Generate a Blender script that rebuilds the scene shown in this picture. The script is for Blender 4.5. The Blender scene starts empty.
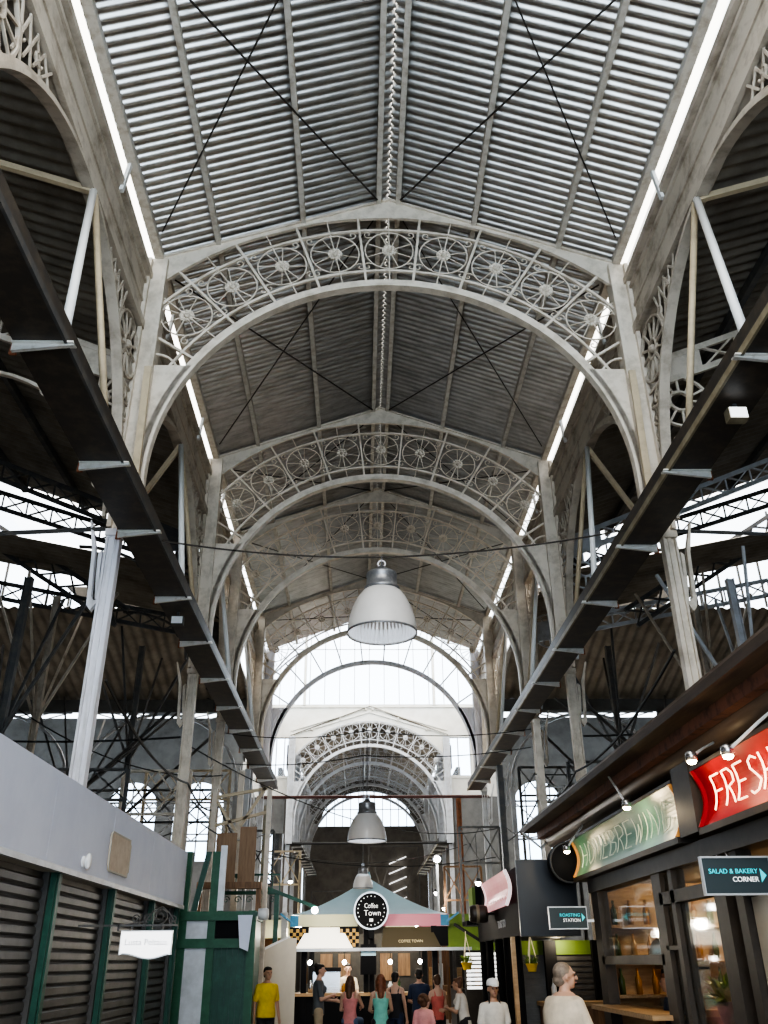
import bpy, bmesh, math, random
from math import sin, cos, pi, radians, sqrt, atan2
from mathutils import Vector, Matrix
random.seed(7)
SC = bpy.context.scene
COL = SC.collection

# ------------------------------------------------------------------ mesh builder
class MB:
    def __init__(s): s.v = []; s.f = []
    def add(s, vs, fs):
        n = len(s.v); s.v += [tuple(v) for v in vs]; s.f += [tuple(i + n for i in f) for f in fs]; return s
    def box(s, x0, x1, y0, y1, z0, z1):
        return s.add([(x0,y0,z0),(x1,y0,z0),(x1,y1,z0),(x0,y1,z0),(x0,y0,z1),(x1,y0,z1),(x1,y1,z1),(x0,y1,z1)],
                     [(0,3,2,1),(4,5,6,7),(0,1,5,4),(1,2,6,5),(2,3,7,6),(3,0,4,7)])
    def bar(s, p, q, w, h, up=(0,0,1)):
        p = Vector(p); q = Vector(q); d = q - p
        if d.length < 1e-6: return s
        d.normalize(); up = Vector(up)
        if abs(d.dot(up)) > .98: up = Vector((1,0,0)) if abs(d.x) < .9 else Vector((0,1,0))
        a = d.cross(up).normalized() * w / 2; b = a.cross(d).normalized() * h / 2
        vs = [p-a-b, p+a-b, p+a+b, p-a+b, q-a-b, q+a-b, q+a+b, q-a+b]
        return s.add(vs, [(0,1,2,3),(7,6,5,4),(0,4,5,1),(1,5,6,2),(2,6,7,3),(3,7,4,0)])
    def tube(s, pts, r, n=6, closed=False):
        P = [Vector(p) for p in pts]; m = len(P); rs = r if isinstance(r, (list, tuple)) else [r]*m
        vs = []; ref = None
        for i in range(m):
            if closed: d = P[(i+1) % m] - P[i-1]
            else: d = P[min(i+1, m-1)] - P[max(i-1, 0)]
            if d.length < 1e-9: d = Vector((0,0,1))
            d.normalize()
            if ref is None:
                ref = Vector((0,0,1)) if abs(d.z) < .9 else Vector((1,0,0))
            a = d.cross(ref)
            if a.length < 1e-4: a = d.cross(Vector((.3,.7,.2)))
            a.normalize(); b = d.cross(a).normalized(); ref = -b if False else a.cross(d)
            for k in range(n):
                t = 2*pi*k/n; vs.append(P[i] + a*(cos(t)*rs[i]) + b*(sin(t)*rs[i]))
        fs = []
        for i in range(m if closed else m-1):
            j = (i+1) % m
            for k in range(n):
                l = (k+1) % n; fs.append((i*n+k, i*n+l, j*n+l, j*n+k))
        if not closed:
            fs.append(tuple(range(n-1, -1, -1))); fs.append(tuple(range((m-1)*n, m*n)))
        return s.add(vs, fs)
    def sweep(s, pts, nrm, w, h, closed=False):
        """rectangular section along a planar polyline: w along nrm, h across it in the plane"""
        P = [Vector(p) for p in pts]; m = len(P); N = Vector(nrm).normalized(); vs = []
        for i in range(m):
            d = (P[(i+1) % m] - P[i-1]) if closed else (P[min(i+1, m-1)] - P[max(i-1, 0)])
            d.normalize(); b = N.cross(d).normalized()*h/2; a = N*w/2
            vs += [P[i]-a-b, P[i]+a-b, P[i]+a+b, P[i]-a+b]
        fs = []
        for i in range(m if closed else m-1):
            j = (i+1) % m
            for k in range(4):
                l = (k+1) % 4; fs.append((i*4+k, i*4+l, j*4+l, j*4+k))
        if not closed: fs += [(3,2,1,0), ((m-1)*4, (m-1)*4+1, (m-1)*4+2, (m-1)*4+3)]
        return s.add(vs, fs)
    def strip(s, A, B, off):
        """solid band between polylines A and B (same length), thickened by vector off"""
        n = len(A); o = Vector(off)/2
        vs = [Vector(p)-o for p in A] + [Vector(p)-o for p in B] + [Vector(p)+o for p in A] + [Vector(p)+o for p in B]
        fs = []
        for i in range(n-1):
            fs += [(i,i+1,n+i+1,n+i), (2*n+i,3*n+i,3*n+i+1,2*n+i+1), (i,2*n+i,2*n+i+1,i+1), (n+i,n+i+1,3*n+i+1,3*n+i)]
        fs += [(0,n,3*n,2*n), (n-1,3*n-1,4*n-1,2*n-1)]
        return s.add(vs, fs)
    def prism(s, poly, off):
        n = len(poly); o = Vector(off)
        vs = [Vector(p) for p in poly] + [Vector(p)+o for p in poly]
        return s.add(vs, [tuple(range(n)), tuple(range(2*n-1, n-1, -1))] + [(i, i+n, (i+1) % n + n, (i+1) % n) for i in range(n)])
    def lathe(s, prof, n=24, c=(0,0,0), ax='z', squash=1.0):
        vs = []; c = Vector(c)
        for r, z in prof:
            for k in range(n):
                t = 2*pi*k/n; x = r*cos(t); y = r*sin(t)*squash
                p = (x, y, z) if ax == 'z' else ((z, x, y) if ax == 'x' else (x, z, y))
                vs.append(c + Vector(p))
        fs = []
        for i in range(len(prof)-1):
            for k in range(n):
                l = (k+1) % n; fs.append((i*n+k, i*n+l, (i+1)*n+l, (i+1)*n+k))
        loop = abs(prof[0][0]-prof[-1][0]) < .06 and abs(prof[0][1]-prof[-1][1]) < .03
        if prof[0][0] > 1e-6 and not loop: fs.append(tuple(range(n-1, -1, -1)))
        if prof[-1][0] > 1e-6 and not loop: fs.append(tuple(range((len(prof)-1)*n, len(prof)*n)))
        return s.add(vs, fs)
    def ball(s, c, r, n=12, m=8):
        rx, ry, rz = r if isinstance(r, (tuple, list)) else (r, r, r); c = Vector(c)
        vs = []
        for i in range(m+1):
            a = pi*i/m
            for k in range(n):
                t = 2*pi*k/n; vs.append(c + Vector((rx*sin(a)*cos(t), ry*sin(a)*sin(t), -rz*cos(a))))
        fs = [(i*n+k, i*n+(k+1) % n, (i+1)*n+(k+1) % n, (i+1)*n+k) for i in range(m) for k in range(n)]
        return s.add(vs, fs)
    def caps(s, p, q, r0, r1, n=12):
        """tapered capsule"""
        p = Vector(p); q = Vector(q); d = q-p; L = d.length
        if L < 1e-6: return s.ball(p, r0)
        d /= L; a = d.orthogonal().normalized(); b = d.cross(a); rings = []
        for i in range(5):
            t = -pi/2 + pi/2*i/4; rings.append((r0*sin(t), r0*cos(t)))
        for i in range(5):
            t = pi/2*i/4; rings.append((L + r1*sin(t), r1*cos(t)))
        vs = [p + d*h + a*(r*cos(2*pi*k/n)) + b*(r*sin(2*pi*k/n)) for h, r in rings for k in range(n)]
        fs = [(i*n+k, i*n+(k+1) % n, (i+1)*n+(k+1) % n, (i+1)*n+k) for i in range(len(rings)-1) for k in range(n)]
        return s.add(vs, fs)
    def loft(s, rings, n=20):
        """rings: (center, rx, ry) elliptical sections, capped"""
        vs = []
        for c, rx, ry in rings:
            for k in range(n):
                t = 2*pi*k/n; vs.append(Vector(c) + Vector((rx*cos(t), ry*sin(t), 0)))
        fs = [(i*n+k, i*n+(k+1) % n, (i+1)*n+(k+1) % n, (i+1)*n+k) for i in range(len(rings)-1) for k in range(n)]
        fs += [tuple(range(n-1, -1, -1)), tuple(range((len(rings)-1)*n, len(rings)*n))]
        return s.add(vs, fs)
    def mesh(s, name):
        me = bpy.data.meshes.new(name); me.from_pydata(s.v, [], s.f); me.update(); return me
    def build(s, name, m, parent=None, label=None, cat=None, group=None, kind=None, smooth=False, loc=None, fix=True):
        me = s.mesh(name)
        if fix:
            b = bmesh.new(); b.from_mesh(me); bmesh.ops.remove_doubles(b, verts=b.verts, dist=1e-5)
            bmesh.ops.recalc_face_normals(b, faces=b.faces); b.to_mesh(me); b.free()
        me.materials.append(m)
        if smooth:
            for p in me.polygons: p.use_smooth = True
        o = bpy.data.objects.new(name, me); COL.objects.link(o)
        if parent: o.parent = parent
        if loc: o.location = loc
        tag(o, label, cat, group, kind); return o

def tag(o, label=None, cat=None, group=None, kind=None):
    if label: o['label'] = label
    if cat: o['category'] = cat
    if group: o['group'] = group
    if kind: o['kind'] = kind
    return o
def thing(name, label, cat, loc=(0,0,0), rz=0, group=None):
    o = bpy.data.objects.new(name, None); COL.objects.link(o); o.empty_display_size = .1
    o.location = loc; o.rotation_euler = (0,0,rz); return tag(o, label, cat, group)
def copy_tree(o, parent=None):
    c = o.copy(); COL.objects.link(c)
    if parent: c.parent = parent
    for ch in list(o.children): copy_tree(ch, c)
    return c
def arc(cx, cz, r, a0, a1, n, y=0.0, rz=None):
    """points in the XZ plane, angle from vertical (clockwise positive x)"""
    rz = rz or r
    return [(cx + r*sin(radians(a0+(a1-a0)*i/n)), y, cz + rz*cos(radians(a0+(a1-a0)*i/n))) for i in range(n+1)]
def spiral(c, r, turns, a0, n=20, y=0, sgn=1, rin=.15):
    return [(c[0]+r*(1-(1-rin)*i/n)*cos(a0+sgn*2*pi*turns*i/n), y, c[1]+r*(1-(1-rin)*i/n)*sin(a0+sgn*2*pi*turns*i/n)) for i in range(n+1)]

# ------------------------------------------------------------------ materials
def mat(name, c, rough=.6, metal=0.0, c2=None, scale=6.0, lo=.42, hi=.62, bump=0.0, emit=None, estr=0.0, spec=None, detail=6, stretch=None, trans=0.0):
    m = bpy.data.materials.new(name); m.use_nodes = True; nt = m.node_tree; b = nt.nodes['Principled BSDF']
    b.inputs['Roughness'].default_value = rough; b.inputs['Metallic'].default_value = metal
    b.inputs['Base Color'].default_value = (*c, 1)
    if spec is not None: b.inputs['Specular IOR Level'].default_value = spec
    if trans: b.inputs['Transmission Weight'].default_value = trans
    if emit: b.inputs['Emission Color'].default_value = (*emit, 1); b.inputs['Emission Strength'].default_value = estr
    if c2:
        tc = nt.nodes.new('ShaderNodeTexCoord'); nz = nt.nodes.new('ShaderNodeTexNoise'); cr = nt.nodes.new('ShaderNodeValToRGB')
        nz.inputs['Scale'].default_value = scale; nz.inputs['Detail'].default_value = detail; nz.inputs['Roughness'].default_value = .65
        src = tc.outputs['Object']
        if stretch:
            mp = nt.nodes.new('ShaderNodeMapping'); mp.inputs['Scale'].default_value = stretch
            nt.links.new(src, mp.inputs['Vector']); src = mp.outputs['Vector']
        nt.links.new(src, nz.inputs['Vector'])
        cr.color_ramp.elements[0].position = lo; cr.color_ramp.elements[0].color = (*c, 1)
        cr.color_ramp.elements[1].position = hi; cr.color_ramp.elements[1].color = (*c2, 1)
        nt.links.new(nz.outputs['Fac'], cr.inputs['Fac']); nt.links.new(cr.outputs['Color'], b.inputs['Base Color'])
        if bump:
            bp = nt.nodes.new('ShaderNodeBump'); bp.inputs['Strength'].default_value = bump
            nt.links.new(nz.outputs['Fac'], bp.inputs['Height']); nt.links.new(bp.outputs['Normal'], b.inputs['Normal'])
    return m
def glass_mat(name, col, t=.85, rough=.05):
    m = bpy.data.materials.new(name); m.use_nodes = True; nt = m.node_tree; nt.nodes.remove(nt.nodes['Principled BSDF'])
    out = nt.nodes['Material Output']; tr = nt.nodes.new('ShaderNodeBsdfTransparent'); gl = nt.nodes.new('ShaderNodeBsdfGlossy')
    tr.inputs['Color'].default_value = (*col, 1); gl.inputs['Roughness'].default_value = rough
    gl.inputs['Color'].default_value = (.9,.9,.9,1)
    mx = nt.nodes.new('ShaderNodeMixShader'); fr = nt.nodes.new('ShaderNodeFresnel'); fr.inputs['IOR'].default_value = 1.45
    ad = nt.nodes.new('ShaderNodeMath'); ad.operation = 'MULTIPLY'; ad.inputs[1].default_value = 1.6*(1-t)/.15
    nt.links.new(fr.outputs[0], ad.inputs[0]); nt.links.new(ad.outputs[0], mx.inputs['Fac'])
    nt.links.new(tr.outputs[0], mx.inputs[1]); nt.links.new(gl.outputs[0], mx.inputs[2]); nt.links.new(mx.outputs[0], out.inputs['Surface'])
    return m
M = {}
M['iron'] = mat('painted_iron', (.74,.655,.545), .45, .0, (.47,.40,.31), 3.5, .45, .74, .18)
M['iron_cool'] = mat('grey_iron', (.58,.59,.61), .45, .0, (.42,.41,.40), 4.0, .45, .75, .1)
M['iron_pale'] = mat('pale_paint_and_bloom', (.80,.79,.83), .5, .0, (.47,.45,.43), 2.5, .5, .78, .1, stretch=(3,3,.5))
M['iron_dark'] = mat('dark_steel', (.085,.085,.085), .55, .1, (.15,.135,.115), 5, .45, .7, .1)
M['wall'] = mat('chipped_cornice_paint', (.56,.49,.40), .6, .0, (.30,.245,.185), 2.6, .46, .70, .3)
M['cream'] = mat('cream_plaster', (.80,.77,.70), .8, .0, (.70,.66,.58), 2, .4, .7)
M['roof'] = mat('galvanised_corrugated_sheet', (.57,.555,.53), .31, .8, (.40,.385,.36), 1.9, .42, .66, .04, stretch=(1,3,1))
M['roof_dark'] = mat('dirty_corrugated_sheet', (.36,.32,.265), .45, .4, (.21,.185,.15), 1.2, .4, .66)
M['purlin'] = mat('purlin_paint', (.66,.62,.55), .6, .0, (.44,.38,.30), 6, .45, .7)
M['rod'] = mat('dark_rod', (.07,.06,.05), .6, .3)
M['gutter'] = mat('black_brown_gutter_paint', (.055,.047,.04), .45, .1, (.11,.085,.06), 5, .45, .75, .15)
M['lip'] = mat('ochre_gutter_lip', (.33,.29,.2), .5, .0, (.2,.16,.1), 4, .4, .7)
M['bracket'] = mat('white_zinc_bracket', (.80,.79,.75), .3, .4, (.55,.5,.42), 8, .5, .8)
M['rust'] = mat('rust', (.33,.13,.06), .8, .0, (.17,.07,.04), 9, .4, .7)
M['tan'] = mat('tan_painted_tube', (.60,.49,.33), .5, .0, (.45,.36,.25), 5, .45, .75)
M['white_tube'] = mat('white_painted_tube', (.78,.77,.74), .4)
M['wood'] = mat('brown_wood', (.30,.17,.09), .6, .0, (.18,.10,.055), 4, .4, .65, .1, stretch=(6,6,.6))
M['wood_light'] = mat('light_wood', (.55,.36,.19), .5, .0, (.42,.26,.13), 4, .4, .65, stretch=(1,6,6))
M['wood_mid'] = mat('mid_brown_wood', (.33,.20,.11), .55, .0, (.24,.14,.075), 4, .4, .65, stretch=(6,6,.6))
M['fascia'] = mat('pale_grey_fascia', (.69,.74,.88), .55, .0, (.62,.67,.82), 1.1, .4, .65)
M['soffit'] = mat('cream_soffit', (.50,.47,.40), .7)
M['shutter'] = mat('grey_roller_shutter', (.13,.125,.12), .45, .45, (.085,.08,.075), 3, .4, .7)
M['green'] = mat('dark_green_paint', (.016,.075,.052), .45, .0, (.03,.12,.08), 6, .45, .75, .05)
M['green_bright'] = mat('green_frame_paint', (.02,.10,.05), .45, .0, (.035,.145,.075), 6, .45, .75)
M['zinc'] = mat('pale_metal_sheet', (.55,.56,.58), .4, .4, (.4,.4,.4), 3, .4, .7)
M['black'] = mat('matt_black_panel', (.012,.012,.014), .7, spec=.2)
M['charcoal'] = mat('charcoal_panel', (.04,.045,.055), .4)
M['frame_dark'] = mat('dark_brown_frame', (.04,.032,.026), .45, .0, (.06,.048,.038), 6, .4, .7)
M['canopy'] = mat('dark_brown_canopy_board', (.07,.05,.04), .55, .0, (.12,.085,.06), 4, .42, .7, .1, stretch=(4,.5,4))
M['canopy_round'] = mat('brown_canopy_tube', (.17,.12,.085), .45, .0, (.12,.08,.055), 3, .4, .7, stretch=(4,.4,4))
M['canopy_rust'] = mat('rusty_canopy_beam', (.24,.115,.085), .55, .0, (.10,.055,.045), 6, .48, .66, .1)
M['red'] = mat('red_acrylic', (.36,.006,.010), .4, .0, (.24,.004,.008), 1.5, .4, .7, emit=(1,.015,.015), estr=.07, spec=.12)
M['neon_warm'] = mat('warm_neon_tube', (1,.8,.6), .4, emit=(1,.60,.38), estr=2.6)
M['green_sign'] = mat('green_acrylic', (.075,.19,.13), .3, .0, (.11,.25,.175), 1.2, .4, .7, emit=(.35,.65,.45), estr=.05, spec=.2)
M['neon_green'] = mat('pale_green_tube', (.58,.64,.50), .4, emit=(.8,.95,.75), estr=.12)
M['orange_edge'] = mat('orange_sign_edge', (.55,.26,.08), .4, emit=(1,.45,.12), estr=.12)
M['pink_sign'] = mat('pink_acrylic', (.62,.30,.31), .2, .0, (.70,.42,.42), 3, .4, .7, emit=(1,.35,.35), estr=.35)
M['neon_pink'] = mat('pale_pink_tube', (.9,.75,.75), .4, emit=(1,.8,.8), estr=.5)
M['sign_dark'] = mat('dark_slate_sign', (.035,.05,.055), .35)
M['cyan'] = mat('turquoise_lettering', (.03,.55,.62), .5, emit=(.05,.75,.85), estr=.45)
M['white_let'] = mat('white_lettering', (.9,.9,.9), .5, emit=(1,1,1), estr=.4)
M['grey_let'] = mat('faint_grey_lettering', (.62,.63,.66), .6)
M['silver'] = mat('silver_frame', (.62,.63,.64), .3, .5)
M['white'] = mat('white_paint', (.82,.82,.82), .5)
M['white_board'] = mat('white_glow_board', (.9,.9,.9), .4, emit=(1,1,1), estr=1.3)  # glow added so sign board, slats and rooflight strips stay bright
M['parchment'] = mat('parchment_plaque', (.62,.52,.40), .6, .0, (.52,.42,.31), 9, .4, .65)
M['lamp_shade'] = mat('milky_lamp_shade', (.74,.70,.66), .3, .0, (.68,.64,.60), 3, .4, .7)
M['lamp_in'] = mat('ribbed_lamp_reflector', (.85,.86,.9), .25, .5, emit=(.85,.92,1), estr=.35)  # own glow stands in for light caught inside the shade
M['lamp_cap'] = mat('grey_lamp_housing', (.26,.26,.27), .35, .6, (.42,.42,.42), 10, .45, .7)
M['bulb'] = mat('warm_bulb', (1,.9,.7), .3, emit=(1,.85,.55), estr=25)
M['bulb_white'] = mat('cool_bulb', (1,1,1), .3, emit=(1,.98,.94), estr=25)
M['cable'] = mat('black_cable', (.02,.02,.02), .6)
M['pipe'] = mat('dark_red_pipe', (.12,.05,.045), .5)
M['blue_roof'] = mat('pale_blue_awning', (.58,.82,.92), .6, .0, (.52,.76,.87), 2, .4, .7)
M['cream_band'] = mat('cream_valance', (.72,.70,.46), .6)
M['pink_band'] = mat('rose_valance', (.68,.25,.32), .6)
M['blue'] = mat('blue_corner', (.05,.22,.38), .5)
M['menu_white'] = mat('lit_menu_panel', (.92,.88,.78), .5, emit=(1,.93,.8), estr=1.1)
M['menu_brown'] = mat('brown_menu_panel', (.11,.09,.055), .5)
M['gold'] = mat('gold_text', (.7,.6,.38), .4, emit=(.7,.6,.4), estr=.3)
M['amber_check'] = mat('amber_check', (.55,.33,.08), .5)
M['lime'] = mat('lime_green_panel', (.15,.23,.04), .7, .0, (.12,.19,.035), 2, .4, .7)
M['yellow_pot'] = mat('yellow_pot', (.75,.48,.03), .45)
M['leaf'] = mat('leaf_green', (.13,.26,.04), .5, .0, (.32,.42,.08), 12, .4, .65)
M['tile'] = mat('cream_tile', (.62,.56,.46), .4, .0, (.55,.49,.40), 2, .4, .7)
M['warm_wall'] = mat('amber_wall', (.50,.34,.13), .6, .0, (.38,.25,.09), 2, .4, .7)
M['bottle_a'] = mat('dark_bottle', (.06,.10,.04), .15)
M['bottle_b'] = mat('amber_bottle', (.36,.17,.03), .15)
M['steel'] = mat('stainless_steel', (.55,.55,.56), .25, .9)
M['glass'] = glass_mat('shop_glass', (.96,.97,.96), .96)
M['skyglass'] = glass_mat('skylight_glass', (.95,.97,1.0), .93)
M['dark_wall'] = mat('sooty_wall', (.17,.155,.135), .85, .0, (.10,.09,.08), 1.5, .4, .7)
M['grey_wall'] = mat('grey_plaster', (.18,.175,.165), .85, .0, (.11,.107,.10), 1.2, .4, .7)
M['floor'] = mat('grey_tiled_floor', (.28,.26,.24), .5, .0, (.20,.19,.175), 2, .4, .65)
M['skin'] = mat('light_skin', (.58,.36,.26), .5)
M['skin_tan'] = mat('tan_skin', (.46,.27,.18), .5)
M['eye'] = mat('eye_dark', (.05,.04,.035), .3)
M['lip_skin'] = mat('lip_tone', (.42,.2,.17), .5)
for n_, c_ in dict(yellow=(.75,.55,.05), tblack=(.03,.03,.035), tgrey=(.12,.13,.14), pink=(.66,.26,.25), teal=(.24,.62,.52), salmon=(.65,.16,.13), offwhite=(.72,.68,.62), cream=(.72,.62,.49), beige=(.45,.36,.25), navy=(.03,.045,.09), rose=(.70,.33,.33), denim=(.10,.16,.27)).items():
    M['cloth_'+n_] = mat('cloth_'+n_, c_, .85, .0, tuple(x*.82 for x in c_), 9, .4, .65)
for n_, c_ in dict(black=(.015,.012,.01), brown=(.09,.045,.025), auburn=(.16,.06,.03), grey=(.20,.16,.125)).items():
    M['hair_'+n_] = mat('hair_'+n_, c_, .6, .0, tuple(x*1.7 for x in c_), 22, .4, .65, .4)

# ------------------------------------------------------------------ camera
f_, p_, yw_, rl_, cx_ = 860.0, .48239, .02982, .009765, -.45224
xr = Vector((cos(yw_), -sin(yw_), 0)); fh = Vector((sin(yw_), cos(yw_), 0)); Z = Vector((0,0,1))
ur = -sin(p_)*fh + cos(p_)*Z; fw = cos(p_)*fh + sin(p_)*Z
R_ = cos(rl_)*xr - sin(rl_)*ur; U_ = sin(rl_)*xr + cos(rl_)*ur
cd = bpy.data.cameras.new('camera'); cam = bpy.data.objects.new('camera', cd); COL.objects.link(cam)
mw = Matrix((R_, U_, -fw)).transposed().to_4x4(); mw.translation = Vector((cx_, 0, 1.65)); cam.matrix_world = mw
cd.sensor_fit = 'VERTICAL'; cd.sensor_height = 36; cd.sensor_width = 27; cd.lens = f_/1024*36; cd.clip_start = .05; cd.clip_end = 300
SC.camera = cam

# ------------------------------------------------------------------ dimensions read off the photograph
YA = [10.79, 17.15, 21.10, 27.34, 30.9]          # truss lines of the near nave
YB = [43.2, 47.1, 53.4, 57.3]                    # truss lines of the far nave
ZC, RL = 7.9, 3.52                               # centre height and inner radius of the arches
EAVE, APEX, SL = 12.04, 13.41, (13.41-12.04)/3.7
def S(sd): return -1 if sd == 'left' else 1
ORD = ['first', 'second', 'third', 'fourth', 'fifth', 'sixth']

# ================================================================== SETTING
MB().box(-26, 26, -4, 66, -.1, 0).build('floor', M['floor'], kind='structure')

def corr_sheet(x0, z0, x1, z1, y0, y1, pitch, amp, seg=6):
    """corrugated sheet: ridges run along x, waves along y"""
    b = MB(); n = max(2, int((y1-y0)/pitch*seg)); vs = []; fs = []
    L = math.hypot(x1-x0, z1-z0); nx, nz = -(z1-z0)/L, (x1-x0)/L
    for i in range(n+1):
        y = y0 + (y1-y0)*i/n; h = amp*sin(2*pi*(y-y0)/pitch)
        vs += [(x0+nx*h, y, z0+nz*h), (x1+nx*h, y, z1+nz*h)]
        if i: fs.append((2*i-2, 2*i-1, 2*i+1, 2*i))
    return b.add(vs, fs)

def nave_roof(y0, y1, dz, trusses, mroof):
    for sd in ('left', 'right'):
        s = S(sd)
        c = corr_sheet(0, APEX+.14+dz, s*3.92, APEX+.14-SL*3.92+dz, y0, y1, .15, .034).build('ceiling', mroof, kind='structure', smooth=True, fix=False)
        for x in (.17, 1.46, 2.86, 3.80):
            w = .13 if x > 3.5 else .085
            MB().box(s*x-w/2, s*x+w/2, y0, y1, APEX-SL*x+dz-.02, APEX-SL*x+dz+.10).build('purlin', M['purlin'], c)
        ys = [y0 if y0 > 20 else y0-.0] + trusses
        for a, b in zip(ys[:-1], ys[1:]):
            if b-a < 3: continue
            z = lambda x: APEX-SL*x+dz-.03
            MB().tube([(s*.2, b-.15, z(.2)), (s*3.65, a+.5, z(3.65))], .016, 5).build('bracing_rod', M['rod'], c)
            MB().tube([(s*3.65, b-.6, z(3.65)), (s*.2, a+.2, z(.2))], .013, 5).build('bracing_rod', M['rod'], c)
nave_roof(4.5, 31.2, 0, [4.5]+YA, M['roof'])
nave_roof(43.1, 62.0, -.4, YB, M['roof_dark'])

# clerestory cornice walls with their light strip
def clerestory(name, s, y0, y1, dz, m):
    b = MB(); b.box(s*3.96, s*4.08, y0, y1, 10.5+dz, 11.64+dz)
    for z, h, d in ((10.5, .16, .09), (11.0, .05, .035), (11.38, .07, .05), (11.54, .12, .10)):
        b.box(s*3.97, s*(3.97-d), y0, y1, z+dz, z+h+dz)
    w = b.build(name, m, kind='structure')
    MB().box(s*4.02, s*4.04, y0, y1, 11.64+dz, 12.08+dz).build('light_strip_pane', M['skyglass'], w)
    y = y0 + 1.05
    while y < y1:
        MB().bar((s*3.90, y, 11.45+dz), (s*3.84, y, 12.0+dz), .07, .05).build('strip_stay', M['white_tube'], w); y += 3.3
    return w
clerestory('wall_left', -1, 4.5, 31.0, 0, M['wall']); clerestory('wall_right', 1, 4.5, 31.0, 0, M['wall'])
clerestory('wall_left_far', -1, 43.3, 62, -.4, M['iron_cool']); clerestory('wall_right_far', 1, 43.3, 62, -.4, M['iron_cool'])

# ------------------------------------------------------------------ arched roof trusses
def rosette_mesh(ring=.405):
    b = MB()
    b.sweep(arc(0, 0, ring, 0, 345, 23), (0,1,0), .018, .02, closed=True)
    for k in range(8):
        a = 22.5 + 45*k
        if k % 4 in (1,): pass
        b.bar((.09*sin(radians(a)), 0, .09*cos(radians(a))), (ring*sin(radians(a)), 0, ring*cos(radians(a))), .014, .014, (0,1,0))
    for k in range(8):                                   # flower
        a = radians(45*k); b.ball((.085*sin(a), 0, .085*cos(a)), (.04,.03,.04), 7, 5)
    b.ball((0,-.01,0), (.05,.045,.05), 8, 6)
    for sx in (-1, 1):                                   # corner scrolls
        for sz in (-1, 1):
            a0 = atan2(-sz, -sx)
            b.tube(spiral((sx*.36, sz*.36), .085, 1.1, a0, 12, 0, sx*sz), .010, 5)
    return b
def make_truss(dz=0.0, plate=True, sparse=False, m=None, label='', name='roof_truss', group=None, loc=(0,0,0)):
    m = m or M['iron']; T = thing(name, label, 'roof truss', (loc[0], loc[1], dz), 0, group)
    # lower chord: T-shaped rib that runs down into tapering legs
    b = MB()
    pts = [(-3.58,0,7.35)] + arc(0, ZC, RL+.06, -90, 90, 48) + [(3.58,0,7.35)]
    b.sweep(pts, (0,1,0), .14, .05)
    b.sweep([(p[0]*1.022, 0, ZC+(p[2]-ZC)*1.022 if p[2] > ZC else p[2]) for p in pts], (0,1,0), .07, .10)
    b.build('lower_chord', m, T)
    a2 = math.degrees(math.asin(3.66/3.92)); a3 = math.degrees(math.asin(3.66/4.83))
    if not sparse:
        MB().sweep(arc(0, ZC, 3.92, -a2, a2, 40), (0,1,0), .045, .04).build('middle_chord', m, T)
    MB().sweep(arc(0, ZC, 4.83, -a3, a3, 40), (0,1,0), .05, .042).build('upper_chord', m, T)
    for s in (-1, 1):                                    # legs and pilasters
        b = MB()
        inner = [(s*(RL+.05), 0, ZC)] + [(s*x, 0, z) for x, z in ((3.57,7.6),(3.66,7.2),(3.74,6.9))]
        top = arc(0, ZC, RL+.10, 58, 90, 10)
        A = [(s*p[0], 0, p[2]) for p in top] + [(s*3.57,0,7.6),(s*3.66,0,7.15)]
        B = [(s*max(3.68, p[0]+.02), 0, p[2]) for p in top] + [(s*3.78,0,7.6),(s*3.80,0,7.15)]
        b.strip(A, B, (0,.07,0))
        b.build('spandrel_plate', m, T)
        b = MB(); b.box(s*3.66, s*3.96, -.05, .05, 7.0, EAVE-.05); b.box(s*3.64, s*3.70, -.13, .13, 7.0, EAVE-.1); b.box(s*3.90, s*3.96, -.13, .13, 7.0, EAVE-.1)
        b.build('pilaster', m, T)
    if plate:
        n = 30; A = []; B = []
        for i in range(n+1):
            x = -3.75 + 7.5*i/n; zt = APEX - SL*abs(x); zb = min(zt-.06, 13.02 - 5.35 + sqrt(5.35**2 - x*x))
            A.append((x,0,zt)); B.append((x,0,zb))
        b = MB(); b.strip(A, B, (0,.05,0)); b.sweep([(x,0,z+.02) for x,_,z in (A[0],A[n//2],A[-1])], (0,1,0), .12, .045); b.sweep(B, (0,1,0), .06, .03)
        b.build('gable_plate', m, T)
    def bar(a, r0, r1, w, nm):
        s_, c_ = sin(radians(a)), cos(radians(a))
        MB().bar((r0*s_,0,ZC+r0*c_), (r1*s_,0,ZC+r1*c_), .04 if w > .04 else .018, w, (0,1,0)).build(nm, m, T)
    def rtop(a):
        s_, c_ = abs(sin(radians(a))), cos(radians(a))
        if not plate: return 4.86
        lo, hi = 4, 7
        for _ in range(30):
            r = (lo+hi)/2; x = r*s_
            if x < 3.74 and ZC+r*c_ < 13.02-5.35+sqrt(max(0, 5.35**2-x*x)): lo = r
            else: hi = r
        return lo
    for k in range(-4, 4):
        a = 12*k+6; bar(a, RL+.1, (min(3.66/max(.01, abs(sin(radians(a)))), rtop(a)) if abs(a) > 40 else rtop(a)), .048, 'radial_bar')
    if not sparse:
        for k in range(-4, 5): bar(12*k, RL+.1, min(rtop(12*k), 3.66/max(.01, abs(sin(radians(12*k))))), .024, 'thin_radial_bar')
    for s in (-1, 1):
        for a in (56, 71): bar(s*a, RL+.1, 3.66/sin(radians(a)), .055, 'radial_bar')
        if not sparse:
            b = MB(); b.sweep([(s*(3.66-.42*sin(t*pi/12)), 0, 9.55+.5*cos(t*pi/12)) for t in range(13)], (0,1,0), .04, .03)
            b.bar((s*3.66,0,9.55), (s*3.24,0,9.55), .03, .025, (0,1,0)); b.build('side_scroll', m, T)
    me = None
    rs = range(-4, 5) if not sparse else ()
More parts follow.
